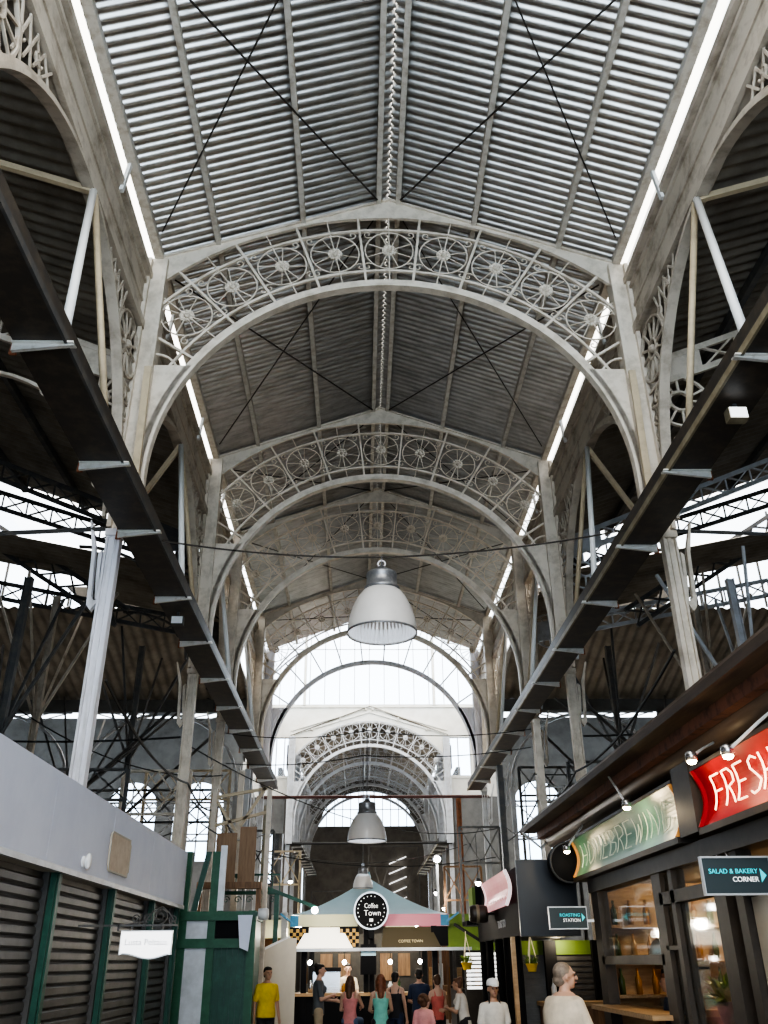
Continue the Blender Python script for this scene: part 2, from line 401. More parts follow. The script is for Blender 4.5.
    for k in rs:
        a = radians(12*k); r = 4.375
        if me is None:
            o = rosette_mesh().build('rosette', m, T); me = o.data
        else:
            o = bpy.data.objects.new('rosette', me); COL.objects.link(o); o.parent = T
        o.location = (r*sin(a), 0, ZC + r*cos(a)); o.rotation_euler = (0, a, 0)
    return T
TL = ['nearest pale iron roof truss, its nine flower rosettes largest in view', 'pale iron roof truss second from the viewer with nine flower rosettes',
      'greyer iron roof truss third from the viewer, close behind the second', 'bluish grey roof truss fourth from the viewer behind the big pendant lamp']
t0 = make_truss(label=TL[0], loc=(0, YA[0], 0), group='arched trusses of the near nave')
for i in (1, 2, 3):
    t = copy_tree(t0); t.location.y = YA[i]; t['label'] = TL[i]
t5 = make_truss(plate=False, sparse=True, m=M['iron_pale'], label='bare iron arch ring without a gable plate against the bright window', loc=(0, YA[4], 0), name='arch_ring')  # pale colour puts the bloom into the backlit ring
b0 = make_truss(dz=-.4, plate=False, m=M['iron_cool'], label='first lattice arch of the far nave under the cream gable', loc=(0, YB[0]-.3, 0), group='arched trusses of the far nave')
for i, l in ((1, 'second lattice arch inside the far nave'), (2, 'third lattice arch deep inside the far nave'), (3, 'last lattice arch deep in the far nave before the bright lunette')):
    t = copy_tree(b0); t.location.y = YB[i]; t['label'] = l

# ------------------------------------------------------------------ columns
def make_column(s, h, m, label, y, group, bracket=True, name='iron_column'):
    T = thing(name, label, 'column', (s*3.86, y, 0), 0, group)
    b = MB(); b.box(-.065, .065, -.03, .03, 0, h)
    for x in (-1, 1): b.box(x*.065, x*.095, -.075, .075, 0, h)
    b.box(-.022, .022, -.06, .06, 0, h)
    b.build('shaft', m, T)
    MB().box(-.2, .2, -.2, .2, 0, .25).box(-.165, .165, -.165, .165, .25, .42).build('base', m, T)
    b = MB(); b.box(-.11, .11, -.10, .10, h-.1, h); b.build('cap', m, T)
    if bracket:                                          # curved double cusp on the outer side
        A = [(s*.11, 0, h-1.08), (s*.17, 0, h-1.18), (s*.23, 0, h-1.10), (s*.25, 0, h-.7), (s*.27, 0, h-.3), (s*.36, 0, h+.15)]
        B = [(s*.10, 0, h-1.00), (s*.135, 0, h-1.04), (s*.185, 0, h-.98), (s*.205, 0, h-.6), (s*.225, 0, h-.25), (s*.34, 0, h+.16)]
        b = MB(); b.strip(A, B, (0,.08,0))
        b.strip([(s*.10,0,h-1.0),(s*.13,0,h-1.02),(s*.16,0,h-.7),(s*.18,0,h-.35)], [(s*.09,0,h-.9),(s*.10,0,h-.85),(s*.12,0,h-.6),(s*.13,0,h-.30)], (0,.08,0))
        b.build('cusp_bracket', m, T)
    return T
for sd in ('left', 'right'):
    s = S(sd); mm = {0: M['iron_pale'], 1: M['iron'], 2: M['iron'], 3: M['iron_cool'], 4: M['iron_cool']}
    lab = [f'pale painted iron column nearest the viewer on the {sd} side', f'iron column second from the viewer on the {sd} side, under the second truss',
           f'iron column third from the viewer on the {sd} side, under the third truss', f'iron column fourth from the viewer on the {sd} side, under the fourth truss',
           f'iron column on the {sd} at the near edge of the bright crossing']
    for i, y in enumerate(YA):
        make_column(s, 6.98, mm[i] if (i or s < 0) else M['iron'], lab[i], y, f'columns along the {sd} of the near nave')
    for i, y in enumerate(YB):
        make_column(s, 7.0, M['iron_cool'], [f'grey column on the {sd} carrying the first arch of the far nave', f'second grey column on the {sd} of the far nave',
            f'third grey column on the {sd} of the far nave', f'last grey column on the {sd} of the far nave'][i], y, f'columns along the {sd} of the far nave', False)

# ------------------------------------------------------------------ arcade arches between the columns
def wheel(b, cx, cz, r, nrm_y, yy, n=12, hub=.22):
    P = lambda a, q: (cx, yy, cz)
def arcade(s, y0, y1, dz, m, label, group, fret=True):
    ym = (y0+y1)/2; a = (y1-y0)/2 - .22; zs, zc = 7.3, 10.42
    T = thing('arcade_arch', label, 'arch', (s*3.93, ym, dz), 0, group)
    E_ = lambda t, k=0: (0, (a+k)*sin(t), zs + (zc-zs+k)*cos(t))
    n = 40
    b = MB(); b.sweep([E_(-pi/2+pi*i/n) for i in range(n+1)], (1,0,0), .15, .06); b.sweep([E_(-pi/2+pi*i/n, .07) for i in range(n+1)], (1,0,0), .06, .07)
    b.build('arch_ring', m, T)
    if fret:
        L = (y1-y0)/2 - .1; R = min(.50, a*.21)
        for q in (-1, 1):
            b = MB(); cy, cz = L-.16-R*.62, 10.42-R-.12
            # keep the wheel outside the arch ring
            while ((cy-R*.8)/a)**2 + ((cz-R*.8-zs)/(zc-zs))**2 < 1.0 and R > .2: R *= .95; cy, cz = L-.12-R, 10.42-R-.06
            ring = lambda rr: [(0, q*(cy+rr*cos(2*pi*k/20)), cz+rr*sin(2*pi*k/20)) for k in range(20)]
            b.sweep(ring(R), (1,0,0), .05, .035, True); b.sweep(ring(R*.3), (1,0,0), .05, .03, True)
            for k in range(12):
                t = 2*pi*k/12; b.bar((0, q*(cy+R*.3*cos(t)), cz+R*.3*sin(t)), (0, q*(cy+R*cos(t)), cz+R*sin(t)), .035, .028, (1,0,0))
            # rays fanning towards the crown and down the leg, ended by scrolls
            for k in range(5):
                yy = cy-R-.12-.22*k
                ze = zs+(zc-zs)*sqrt(max(0, 1-(yy/a)**2))+.1
                if yy > 1.1 and ze < 10.36: b.bar((0, q*yy, ze), (0, q*(yy+.26), 10.48), .03, .022, (1,0,0)); b.bar((0, q*(yy+.2), ze-.03), (0, q*(yy+.02), 10.48), .03, .02, (1,0,0))
                if k % 2 == 0 and ze < 10.2 and yy > .6:
                    c = (q*(yy+.13), (ze+10.45)/2); r = min(.11, (10.45-ze)/2.2)
                    b.tube([(0, p[0], p[2]) for p in spiral(c, r, 1.2, 0, 12, 0, q)], .018, 5)
            for k in range(6):
                zz = cz-R-.15-.27*k
                yr = a*sqrt(max(0, 1-((zz-zs)/(zc-zs))**2))+.1
                if yr < L-.05:
                    b.bar((0, q*yr, zz), (0, q*L, zz+.13), .035, .026, (1,0,0)); b.bar((0, q*yr, zz+.1), (0, q*L, zz-.1), .03, .022, (1,0,0))
                    r = min(.10, (L-yr)/2.3); b.tube([(0, p[0], p[2]) for p in spiral((q*(yr+L)/2, zz-.10), r, 1.2, 1, 12, 0, -q)], .018, 5)
            b.ball((0, q*cy, cz), .07, 8, 6)
            b.build('spandrel_fretwork', m, T)
    return T
BAY = [(4.5, YA[0])] + list(zip(YA[:-1], YA[1:]))
bn = ['nearest bay', 'second bay', 'third narrow bay', 'fourth bay', 'last bay before the crossing']
for sd in ('left', 'right'):
    for i, (a, b) in enumerate(BAY):
        arcade(S(sd), a, b, 0, M['wall'] if i < 2 else M['iron'], f'fretted iron arch over the {bn[i]} on the {sd} under the cornice', f'side arches on the {sd} of the near nave')
    for i, (a, b) in enumerate(list(zip(YB[:-1], YB[1:]))[:2]):
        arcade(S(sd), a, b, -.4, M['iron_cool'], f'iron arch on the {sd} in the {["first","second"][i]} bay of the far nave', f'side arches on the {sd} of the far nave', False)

# ------------------------------------------------------------------ gutters with their ribs
def gutter(s, y0, y1, z, label, ribs, m=None):
    T = thing('gutter_trough', label, 'gutter', (0, 0, z))
    b = MB(); b.box(s*3.26, s*3.74, y0, y1, 0, .03); b.box(s*3.26, s*3.29, y0, y1, .03, .26); b.box(s*3.71, s*3.74, y0, y1, .03, .26)
    b.build('trough', m or M['gutter'], T)
    MB().box(s*3.23, s*3.26, y0, y1, -.02, .06).build('lip', M['lip'] if s > 0 else M['iron_dark'], T)
    for y in ribs:
        b = MB(); b.prism([(s*3.75, y-.02, -.10), (s*3.75, y-.02, -.01), (s*3.17, y-.02, -.004), (s*3.17, y-.02, -.03)], (0,.04,0))
        b.box(s*3.17, s*3.75, y-.05, y+.05, -.02, -.004)
        o = b.build('rib_bracket', M['bracket'], T)
        MB().prism([(s*3.72, y+.03, -.10), (s*3.79, y+.03, -.10), (s*3.77, y+.03, .22)], (0,.03,0)).build('gusset', M['rust'], o)
    return T
gutter(-1, 4.3, 30.2, 6.87, 'dark gutter trough along the left columns with white rib brackets', [4.5, 6.55, 8.75, 10.55, 12.95, 15.1, 17.4, 19.6, 21.8, 24.0, 26.2, 28.4])
gutter(1, 4.3, 30.6, 6.87, 'dark gutter trough with ochre lip along the right columns', [4.5, 6.64, 8.86, 10.97, 13.1, 15.5, 17.7, 19.9, 22.1, 24.3, 26.5, 28.7])
gutter(-1, 43.3, 60, 6.6, 'gutter trough with ribs along the left of the far nave', [44+1.6*k for k in range(10)], M['iron_dark'])
gutter(1, 43.3, 60, 6.6, 'gutter trough with ribs along the right of the far nave', [44+1.6*k for k in range(10)], M['iron_dark'])

# hangers from the arch crowns down to the gutters
for sd in ('left', 'right'):
    s = S(sd)
    for i, (a, b) in enumerate(BAY[:4]):
        ym = (a+b)/2 + (.25 if i == 0 else 0); w = (b-a)/2*.42
        top = (s*3.88, ym, 10.38)
        q = [f'white hanger tube from the arch crown to the {sd} gutter in the {bn[i]}', f'tan hanger tube beside the white one on the {sd} in the {bn[i]}', f'tan strut running outward from the arch crown on the {sd} in the {bn[i]}']
        MB().tube([top, (s*3.30, ym-w, 7.12)], .05, 8).build('hanger_tube', M['white_tube'], None, q[0], 'strut', f'struts at the {sd} gutter', smooth=True)
        MB().tube([(top[0], ym+.06, top[2]), (s*3.45, ym+w*.55, 7.12)], .045, 8).build('hanger_tube', M['tan'], None, q[1], 'strut', f'struts at the {sd} gutter', smooth=True)
        e = (s*5.1, ym-.3, 10.55) if i == 0 else (s*4.75, ym, 8.75)
        MB().bar(top, e, .07, .09).build('outrigger_strut', M['tan'], None, q[2], 'strut', f'struts at the {sd} gutter')
    MB().bar((s*3.60, YA[0]-.3, 7.15), (s*3.66, YA[0]-.28, 9.6), .10, .05, (0,1,0)).build('cover_strip', M['tan'], None, f'tan strip fixed on the {sd} leg of the nearest truss', 'strip')

# ------------------------------------------------------------------ aisle roofs and ironwork
for sd in ('left', 'right'):
    s = S(sd)
    corr_sheet(s*4.08, 10.55, s*16, 10.55+.36*11.9, -4, 18.9, .21, .028).build('ceiling_aisle_'+sd, M['roof_dark'], kind='structure', smooth=True, fix=False)  # runs on behind the viewer to keep light out of the aisle
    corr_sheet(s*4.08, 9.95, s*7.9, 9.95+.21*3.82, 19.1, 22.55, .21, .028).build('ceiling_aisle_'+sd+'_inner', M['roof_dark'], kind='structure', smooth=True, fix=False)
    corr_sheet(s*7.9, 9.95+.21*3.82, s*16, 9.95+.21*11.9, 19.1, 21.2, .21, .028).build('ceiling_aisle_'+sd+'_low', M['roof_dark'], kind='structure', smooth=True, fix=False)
    ca = bpy.data.objects['ceiling_aisle_'+sd]
    for x in (5.6, 7.2, 8.8, 10.6, 12.6): MB().box(s*x-.05, s*x+.05, 4.5, 18.9, 10.55+.36*(x-4.08)-.20, 10.55+.36*(x-4.08)-.04).build('purlin', M['iron_dark'], ca)
    # far lean-to roof that falls towards the crossing
    b = MB(); n = 300; vs = []; fs = []
    for i in range(n+1):
        x = s*(4.08+11.9*i/n); h = .03*sin(2*pi*i/7.5); vs += [(x, 22.7, 10.5+h), (x, 27.4, 9.15+h)]
        if i: fs.append((2*i-2, 2*i-1, 2*i+1, 2*i))
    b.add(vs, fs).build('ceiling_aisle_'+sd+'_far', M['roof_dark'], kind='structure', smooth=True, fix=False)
    # bright glazed step between the two roofs
    A = [(s*4.1, 19.0, 10.50), (s*16, 19.0, 10.52+.36*11.9)]; B = [(s*4.1, 19.0, 9.98), (s*16, 19.0, 9.98+.21*11.9)]
    w = MB().strip(A, B, (0,.02,0)).build('window_step_'+sd, M['skyglass'], kind='structure')
    # gable over the low roof with a big raking skylight
    g = [(8.1, 10.5), (16, 10.5), (16, 13.6), (12.0, 13.6)] if s > 0 else [(8.1, 10.55), (16, 10.55), (16, 13.6), (11.0, 13.6)]
    w = MB().prism([(s*x, 22.62, z) for x, z in g], (0,.03,0)).build('window_gable_'+sd, M['skyglass'], kind='structure')
    for k in range(12):
        x = 8.6+.62*k; zt = min(13.6, 10.5+(x-8.1)*.85)
        MB().bar((s*x, 22.6, 10.5), (s*(x+.0), 22.6, zt), .05, .05).build('glazing_bar', M['iron_dark'], w)
    MB().prism([(s*x, 22.66, z) for x, z in ((4.08,10.5),(8.1,10.5),(8.75,11.1),(4.08,11.1))], (0,.04,0)).build('wall_gable_'+sd, M['dark_wall'], kind='structure')
    MB().box(s*4.3, s*16, -4.1, -4, 0, 15).build('wall_rear_blocker_'+sd, M['dark_wall'], kind='structure')  # unseen wall added behind the viewer to darken the aisle
    MB().box(s*15.9, s*16.1, -4, 31, 0, 15).build('wall_outer_'+sd, M['dark_wall'], kind='structure')
    MB().box(s*4.1, s*16, 27.3, 27.5, 8.78, 9.15).build('trim_1' if s < 0 else 'trim_2', M['grey_wall'], kind='structure')

def aisle_truss(s, y, label, m, z0=9.95, sl=.42, x1=10.5, bracket=True, cat='girder'):
    T = thing('lattice_girder', label, cat, (0, y, 0), 0, 'lattice girders crossing the aisles')
    D = .42; zt = lambda x: z0 + sl*(x-4.1)
    b = MB(); b.bar((s*4.0, 0, zt(4.0)), (s*x1, 0, zt(x1)), .10, .06, (0,1,0)); b.build('top_chord', m, T)
    b = MB(); b.bar((s*4.0, 0, zt(4.0)-D), (s*x1, 0, zt(x1)-D), .10, .06, (0,1,0)); b.build('bottom_chord', m, T)
    b = MB(); n = int((x1-4.9)/.62)
    for k in range(n):
        xa = 4.9+.62*k; xb = xa+.62
        b.bar((s*xa, 0, zt(xa)-D), (s*xb, 0, zt(xb)), .03, .045, (0,1,0)); b.bar((s*xa, 0, zt(xa)), (s*xb, 0, zt(xb)-D), .03, .045, (0,1,0)); b.bar((s*xb, 0, zt(xb)-D), (s*xb, 0, zt(xb)), .03, .04, (0,1,0))
    b.build('lattice_web', m, T)
    MB().prism([(s*4.0, -.02, zt(4)-D), (s*4.9, -.02, zt(4.9)-D), (s*4.9, -.02, zt(4.9)), (s*4.0, -.02, zt(4))], (0,.04,0)).build('end_plate', m, T)
    if bracket:                                          # fretted knee bracket: wheel, fan and scrolls
        b = MB(); b.sweep([(s*(6.6-2.55*sin(t*pi/2/14)), 0, 7.2+2.55*(cos(t*pi/2/14))+ (0)) for t in range(15)], (0,1,0), .08, .05)
        b.build('knee_rib', m, T)
        b = MB(); cx, cz, R = s*4.44, 9.24, .45
        b.sweep([(cx+R*cos(2*pi*k/24), 0, cz+R*sin(2*pi*k/24)) for k in range(24)], (0,1,0), .05, .035, True)
        b.sweep([(cx+.17*cos(2*pi*k/16), 0, cz+.17*sin(2*pi*k/16)) for k in range(16)], (0,1,0), .06, .04, True)
        for k in range(12):
            t = 2*pi*k/12; b.bar((cx+.17*cos(t), 0, cz+.17*sin(t)), (cx+R*cos(t), 0, cz+R*sin(t)), .035, .03, (0,1,0))
        for k in range(5):
            t = radians(250-14*k) if s < 0 else radians(290+14*k)
            t = radians(270 - s*(-14*k+6))
            b.bar((cx+R*cos(t), 0, cz+R*sin(t)), (s*4.03+s*.05*k, 0, cz-R-.75+.13*k), .03, .028, (0,1,0))
        for c, r, g in (((s*5.35, 9.75), .2, 1), ((s*5.2, 9.35), .14, -1), ((s*4.18, 8.1), .14, 1), ((s*4.2, 7.75), .12, -1)):
            b.tube(spiral(c, r, 1.4, 0, 18, 0, g*s), .026, 6); b.ball((c[0], 0, c[1]), .06, 7, 5)
        b.build('wheel_fretwork', m, T)
    return T
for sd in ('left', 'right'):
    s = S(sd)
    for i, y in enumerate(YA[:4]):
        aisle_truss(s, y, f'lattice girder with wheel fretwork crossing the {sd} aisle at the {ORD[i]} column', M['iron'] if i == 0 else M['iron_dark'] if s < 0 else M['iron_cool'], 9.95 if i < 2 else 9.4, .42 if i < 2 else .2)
    # lattice girder just under the bright step
    aisle_truss(s, 18.8, f'dark lattice girder in front of the bright roof step on the {sd}', M['iron_dark'], 10.25, .335, 15, False)
    # raking lattice beam across the skylight
    T = thing('raking_beam', f'dark raking lattice beam across the {sd} gable skylight', 'girder')
    p0, p1 = Vector((s*6.6, 20.6, 9.2)), Vector((s*11.5, 20.6, 12.3)); d = (p1-p0).normalized(); o = Vector((-d.z*s, 0, d.x*s))*.5
    if o.z < 0: o = -o
    for nm, q in (('bottom_chord', Vector((0,0,0))), ('top_chord', o)): MB().bar(p0+q, p1+q, .10, .09, (0,1,0)).build(nm, M['iron_dark'], T)
    b = MB()
    for k in range(9):
        a = p0 + (p1-p0)*k/9; c = p0 + (p1-p0)*(k+1)/9; b.bar(a, c+o, .04, .05, (0,1,0)); b.bar(a+o, c, .04, .05, (0,1,0))
    b.build('lattice_web', M['iron_dark'], T)
    # branching aisle columns
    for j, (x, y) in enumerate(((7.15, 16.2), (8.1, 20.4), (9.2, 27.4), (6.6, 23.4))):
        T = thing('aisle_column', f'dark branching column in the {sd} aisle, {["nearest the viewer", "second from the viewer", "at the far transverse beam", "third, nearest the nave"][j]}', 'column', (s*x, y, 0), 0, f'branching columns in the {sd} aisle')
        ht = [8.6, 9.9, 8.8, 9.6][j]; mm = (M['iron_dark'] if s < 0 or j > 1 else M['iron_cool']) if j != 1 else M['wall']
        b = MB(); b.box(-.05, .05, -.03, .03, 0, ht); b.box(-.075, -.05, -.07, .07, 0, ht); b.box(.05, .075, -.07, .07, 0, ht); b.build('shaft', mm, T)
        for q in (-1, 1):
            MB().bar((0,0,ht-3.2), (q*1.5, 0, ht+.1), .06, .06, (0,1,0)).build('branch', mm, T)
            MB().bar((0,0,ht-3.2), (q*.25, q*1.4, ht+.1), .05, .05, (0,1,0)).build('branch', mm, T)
    # fine bracing between the aisle columns
    for j, (p, q) in enumerate((((7.2,16.2,4.2),(9.2,20.4,8.6)), ((8.1,20.4,4.0),(5.2,24.5,8.4)), ((4.2,17.2,6.2),(8.1,20.4,3.9)), ((4.1,21.1,6.5),(9.2,27.3,4.0)))):
        MB().tube([(s*p[0],p[1],p[2]), (s*q[0],q[1],q[2])], .035, 6).build('bracing_bar', M['iron_dark'], None, f'thin dark bracing bar in the {sd} aisle, {["lowest in front", "rising beside the tan column", "from the second column outward", "from the third column outward"][j]}', 'bracing bar', f'bracing in the {sd} aisle')
    # transverse iron arches under the far beam
    for j, xm in enumerate((6.7, 11.9)):
        T = thing('transverse_arch', f'dark iron arch with thin struts under the far {sd} beam, {["beside the nave", "farther from the nave"][j]}', 'arch', (s*xm, 27.4, 0), 0, f'arches under the far {sd} beam')
        b = MB(); b.sweep(arc(0, 6.4, 2.45, -90, 90, 24, 0, 2.3), (0,1,0), .12, .08); b.build('arch_ring', M['iron_cool'], T)
        for x in (-2.45, 2.45): MB().box(x-.07, x+.07, -.06, .06, 0, 6.4).build('post', M['iron_cool'], T)
        b = MB(); b.bar((-2.3,0,8.74),(2.3,0,8.74),.04,.04,(0,1,0))
        for k in range(-4, 5): b.bar((k*.28, 0, 6.4+2.3*sqrt(1-(k*.28/2.45)**2)), (k*.55, 0, 8.75), .03, .035, (0,1,0))
        b.build('strut_fan', M['iron_cool'], T); b = MB(); b.bar((-2.45,0,6.0),(2.45,0,6.0),.05,.06,(0,1,0)); b.bar((-2.45,0,4.9),(2.45,0,4.9),.05,.06,(0,1,0))
        for k in range(4): b.bar((-2.45+1.22*k,0,4.9),(-2.45+1.22*(k+1),0,6.0),.03,.03,(0,1,0)); b.bar((-2.45+1.22*k,0,6.0),(-2.45+1.22*(k+1),0,4.9),.03,.03,(0,1,0))
        b.build('lattice_web', M['iron_cool'], T)

# ================================================================== CROSSING AND FAR NAVE
def far_wall():
    b = MB(); y = 43.25; zc = ZC-.4; R = 4.86
    def pier(s):
        b.box(s*3.66, s*6.2, y, y+.25, 8.75, 9.75)
        b.box(s*3.66, s*3.80, y, y+.25, 9.75, 11.6); b.box(s*5.0, s*6.2, y, y+.25, 9.75, 11.6); b.box(s*3.66, s*6.2, y, y+.25, 11.6, 13.2)
    pier(-1); pier(1)
    A = []; B = []
    for i in range(25):
        x = -3.66+7.32*i/24; A.append((x, y+.12, zc+sqrt(R*R-x*x))); B.append((x, y+.12, 13.2))
    b.strip(A, B, (0,.25,0))
    for s in (-1, 1):                                    # raking mouldings of the gable and the sill moulding
        for q in (0, .22): b.bar((0, y-.04, 13.10-q), (s*3.9, y-.04, 11.95-q), .08, .09, (0,1,0))
        b.box(s*3.66, s*6.2, y-.05, y, 9.62, 9.74)
    b.box(-6.2, 6.2, y-.08, y, 13.1, 13.25)
    w = b.build('wall_back', M['cream'], kind='structure')
far_wall()
def glazed(name, x0, x1, y, z0, z1, step, m=None, bw=.05, horiz=()):
    w = MB().box(x0, x1, y, y+.02, z0, z1).build(name, M['skyglass'], kind='structure')
    n = max(1, round((x1-x0)/step))
    for k in range(n+1):
        x = x0+(x1-x0)*k/n; MB().box(x-bw/2, x+bw/2, y-.04, y, z0, z1).build('glazing_bar', m or M['iron_cool'], w)
    for z in horiz: MB().box(x0, x1, y-.04, y, z-bw/2, z+bw/2).build('glazing_bar', m or M['iron_cool'], w)
    return w
glazed('window_1', -6.1, 6.1, 43.35, 13.25, 19, .76, None, .04, (16.2,))
glazed('window_2', -5.0, -3.8, 43.3, 9.75, 11.6, .4, None, .05)
glazed('window_3', 3.8, 5.0, 43.3, 9.75, 11.6, .6, None, .05)
for s in (-1, 1): MB().box(s*3.22, s*3.36, 43.1, 43.3, 13.2, 19).build('trim_%d' % (3 if s < 0 else 4), M['cream'], kind='structure')
# transept walls on both sides, with arched windows
for sd in ('left', 'right'):
    s = S(sd); b = MB(); y = 43.3
    edges = [6.2, 7.0, 9.4, 10.2, 12.6, 13.4, 15.8, 16.6, 19.0, 26]
    for i in range(0, len(edges)-1):
        a, c = edges[i], edges[i+1]
        if i % 2 == 0 or i == len(edges)-2 : b.box(s*a, s*c, y, y+.2, 0, 12.6)
        else:
            b.box(s*a, s*c, y, y+.2, 0, 5.9); xm = (a+c)/2; h = (c-a)/2
            A = [(s*(xm+h*sin(radians(t))), y+.1, 8.3+h*cos(radians(t))) for t in range(-90, 91, 15)]
            B = [(p[0], y+.1, 12.6) for p in A]; b.strip(A, B, (0,.2,0))
    b.box(s*4.1, s*6.2, y, y+.2, 0, 4.9 if s < 0 else 7.1); b.box(s*4.1, s*6.2, y, y+.2, 7.1, 8.75)
    b.build('wall_transept_'+sd, M['grey_wall'], kind='structure')
    for i in range(4):
        a, c = edges[1+2*i], edges[2+2*i]
        glazed('window_%d' % (5+i+(4 if s > 0 else 0)), min(s*a, s*c), max(s*a, s*c), y+.1, 5.9, 9.5, .6, M['iron_dark'], .06, (7.1, 8.3))
    if s < 0: glazed('window_13', -6.2, -4.1, y+.1, 4.9, 7.1, .7, M['iron_cool'], .06, (6.0,))
for sd in ('left', 'right'):
    s = S(sd); MB().box(s*5.6, s*26, 31.2, 43.2, 13.0, 13.1).build('ceiling_transept_shade_'+sd, M['roof_dark'], kind='structure')  # roof added to cut the sky light and darken the transept wall
    MB().box(s*25.9, s*26, 31.0, 43.2, 0, 13.0).build('wall_transept_end_'+sd, M['dark_wall'], kind='structure')
# end of the far nave
b = MB(); b.box(-4.1, 4.1, 62, 62.2, 0, 9.9); b.box(-4.1, -3.3, 62, 62.2, 9.9, 13.2); b.box(3.3, 4.1, 62, 62.2, 9.9, 13.2)
A = [(-3.3+6.6*i/16, 62.1, 9.9+2.3*sqrt(max(0, 1-((-3.3+6.6*i/16)/3.3)**2))) for i in range(17)]
b.strip(A, [(p[0], 62.1, 13.2) for p in A], (0,.2,0)); b.build('wall_end', M['dark_wall'], kind='structure')
glazed('window_4', -3.3, 3.3, 62.12, 9.9, 12.3, .55, M['iron_dark'], .05, (11.0,))
for s in (-1, 1):
    MB().box(s*4.3, s*4.5, 43.5, 62, 0, 10.2).build('wall_far_side_'+('left' if s < 0 else 'right'), M['dark_wall'], kind='structure')
# slanting rooflights seen on the right of the far nave
for k in range(5):
    z = 5.0+.62*k
    MB().bar((1.5, 61.95, z), (2.65, 61.95, z+.45), .05, .22, (0,1,0)).build('slanting_light_strip', M['white_board'], None, f'bright slanting light strip at the far right end, {["lowest","second from the bottom","middle","second from the top","topmost"][k]} of five', 'light', 'slanting light strips')
# tie bars across the crossing
for y, z, x, l, m in ((30.9, 6.72, 4.0, 'dark red pipe running straight across the nave at gutter height', 'pipe'), (43.0, 6.62, 3.9, 'dark tie bar across the mouth of the far nave', 'cable')):
    MB().tube([(-x, y, z), (x, y, z)], .055, 8).build('tie_bar', M[m], None, l, 'pipe')

# ================================================================== HANGING LAMPS AND CABLES
def pendant(loc, r, label, cable_top):
    T = thing('pendant_lamp', label, 'lamp', loc, 0, 'bell shaped hall lamps'); k = r/.46
    prof = [(.46,0),(.455,.10),(.44,.20),(.40,.34),(.34,.47),(.27,.57),(.235,.60)]
    out = [(a*k, z*k) for a, z in prof]
    MB().lathe(out + [(a*k-.012, z*k-.005) for a, z in reversed(prof)], 40).build('shade', M['lamp_shade'], T, smooth=True)
    MB().lathe([(.452*k,-.012*k),(.452*k,.012*k),(.468*k,.012*k),(.468*k,-.012*k),(.452*k,-.012*k)], 40).build('rim', M['lamp_cap'], T, smooth=True)
    # ribbed inner reflector
    b = MB(); vs = []; n = 96
    for a, z in prof[:-1]:
        for q in range(n): rr = a*k*(.955+.012*(q % 2)); t = 2*pi*q/n; vs.append((rr*cos(t), rr*sin(t), z*k+.01))
    b.add(vs, [(i*n+q, i*n+(q+1) % n, (i+1)*n+(q+1) % n, (i+1)*n+q) for i in range(5) for q in range(n)]); b.build('reflector', M['lamp_in'], T)
    MB().lathe([(.235*k,.60*k),(.24*k,.64*k),(.215*k,.66*k),(.205*k,.80*k),(.215*k,.82*k),(.20*k,.86*k),(.09*k,.885*k),(.06*k,.95*k)], 28).build('housing', M['lamp_cap'], T, smooth=True)
    b = MB()
    for q in range(12): a = 2*pi*q/12; b.box(-.012*k,.012*k,-.012*k,.012*k,.66*k,.82*k); 
    b.build('housing_fin', M['lamp_cap'], T)
    b = MB(); b.tube([(0,0,.92*k),(0,0,cable_top-loc[2])], .012, 6); b.sweep([(.05*k*cos(t*pi/6), 0, 1.0*k+.05*k*sin(t*pi/6)) for t in range(12)], (0,1,0), .02, .02, True)
    b.build('hook', M['lamp_cap'], T)
    MB().ball((0,0,.33*k), (.075*k,.075*k,.15*k), 12, 8).build('bulb', M['lamp_in'], T, smooth=True)
pendant((-.17, 10.8, 5.50), .46, 'largest bell shaped hall lamp hanging in front of the arches', 6.62)
pendant((-.29, 21.0, 4.12), .45, 'second bell shaped hall lamp, lower and farther down the hall', 6.7)
pendant((-.38, 21.6, 3.17), .23, 'smallest bell shaped lamp hanging over the blue kiosk roof', 6.2)
def cable(pts, sag, r, label, n=16, m='cable', group='cables strung across the hall'):
    P = []
    for a, b in zip(pts[:-1], pts[1:]):
        for i in range(n): t = i/n; p = Vector(a).lerp(Vector(b), t); p.z -= sag*4*t*(1-t); P.append(p)
    P.append(Vector(pts[-1])); MB().tube(P, r, 5).build('cable', M[m], None, label, 'cable', group)
cable([(-3.74, 10.9, 6.99), (-.17, 10.8, 6.60), (3.74, 10.7, 7.1)], .10, .013, 'thin cable across the hall that carries the largest lamp', m='rod')
cable([(-3.74, 21.0, 6.6), (-.29, 21.0, 6.65), (3.74, 21.1, 6.7)], .15, .012, 'cable across the hall above the second lamp')
cable([(-3.74, 21.6, 6.0), (-.38, 21.6, 6.18), (3.74, 21.3, 6.3)], .12, .012, 'cable across the hall above the smallest lamp')
cable([(-3.74, 17.1, 5.4), (3.74, 27.2, 5.2)], .7, .012, 'slack cable running diagonally over the kiosk')
cable([(-3.73, 10.9, 4.9), (-3.73, 17.0, 4.7), (-3.73, 21.0, 4.9), (-3.73, 27.2, 4.8)], .25, .02, 'sagging black cable strung along the left columns')
cable([(3.73, 10.9, 5.3), (3.73, 17.0, 4.9), (3.73, 21.0, 5.0), (3.73, 27.2, 4.8)], .25, .02, 'sagging black cable strung along the right columns')
cable([(-15.5, 12.2, 7.2), (-3.98, 10.75, 7.0)], .02, .035, 'dark pipe reaching the nearest left column from the aisle', m='iron_dark')
cable([(3.98, 10.75, 7.0), (15.5, 12.6, 7.6)], .02, .03, 'dark pipe running from the nearest right column into the aisle', m='iron_dark')
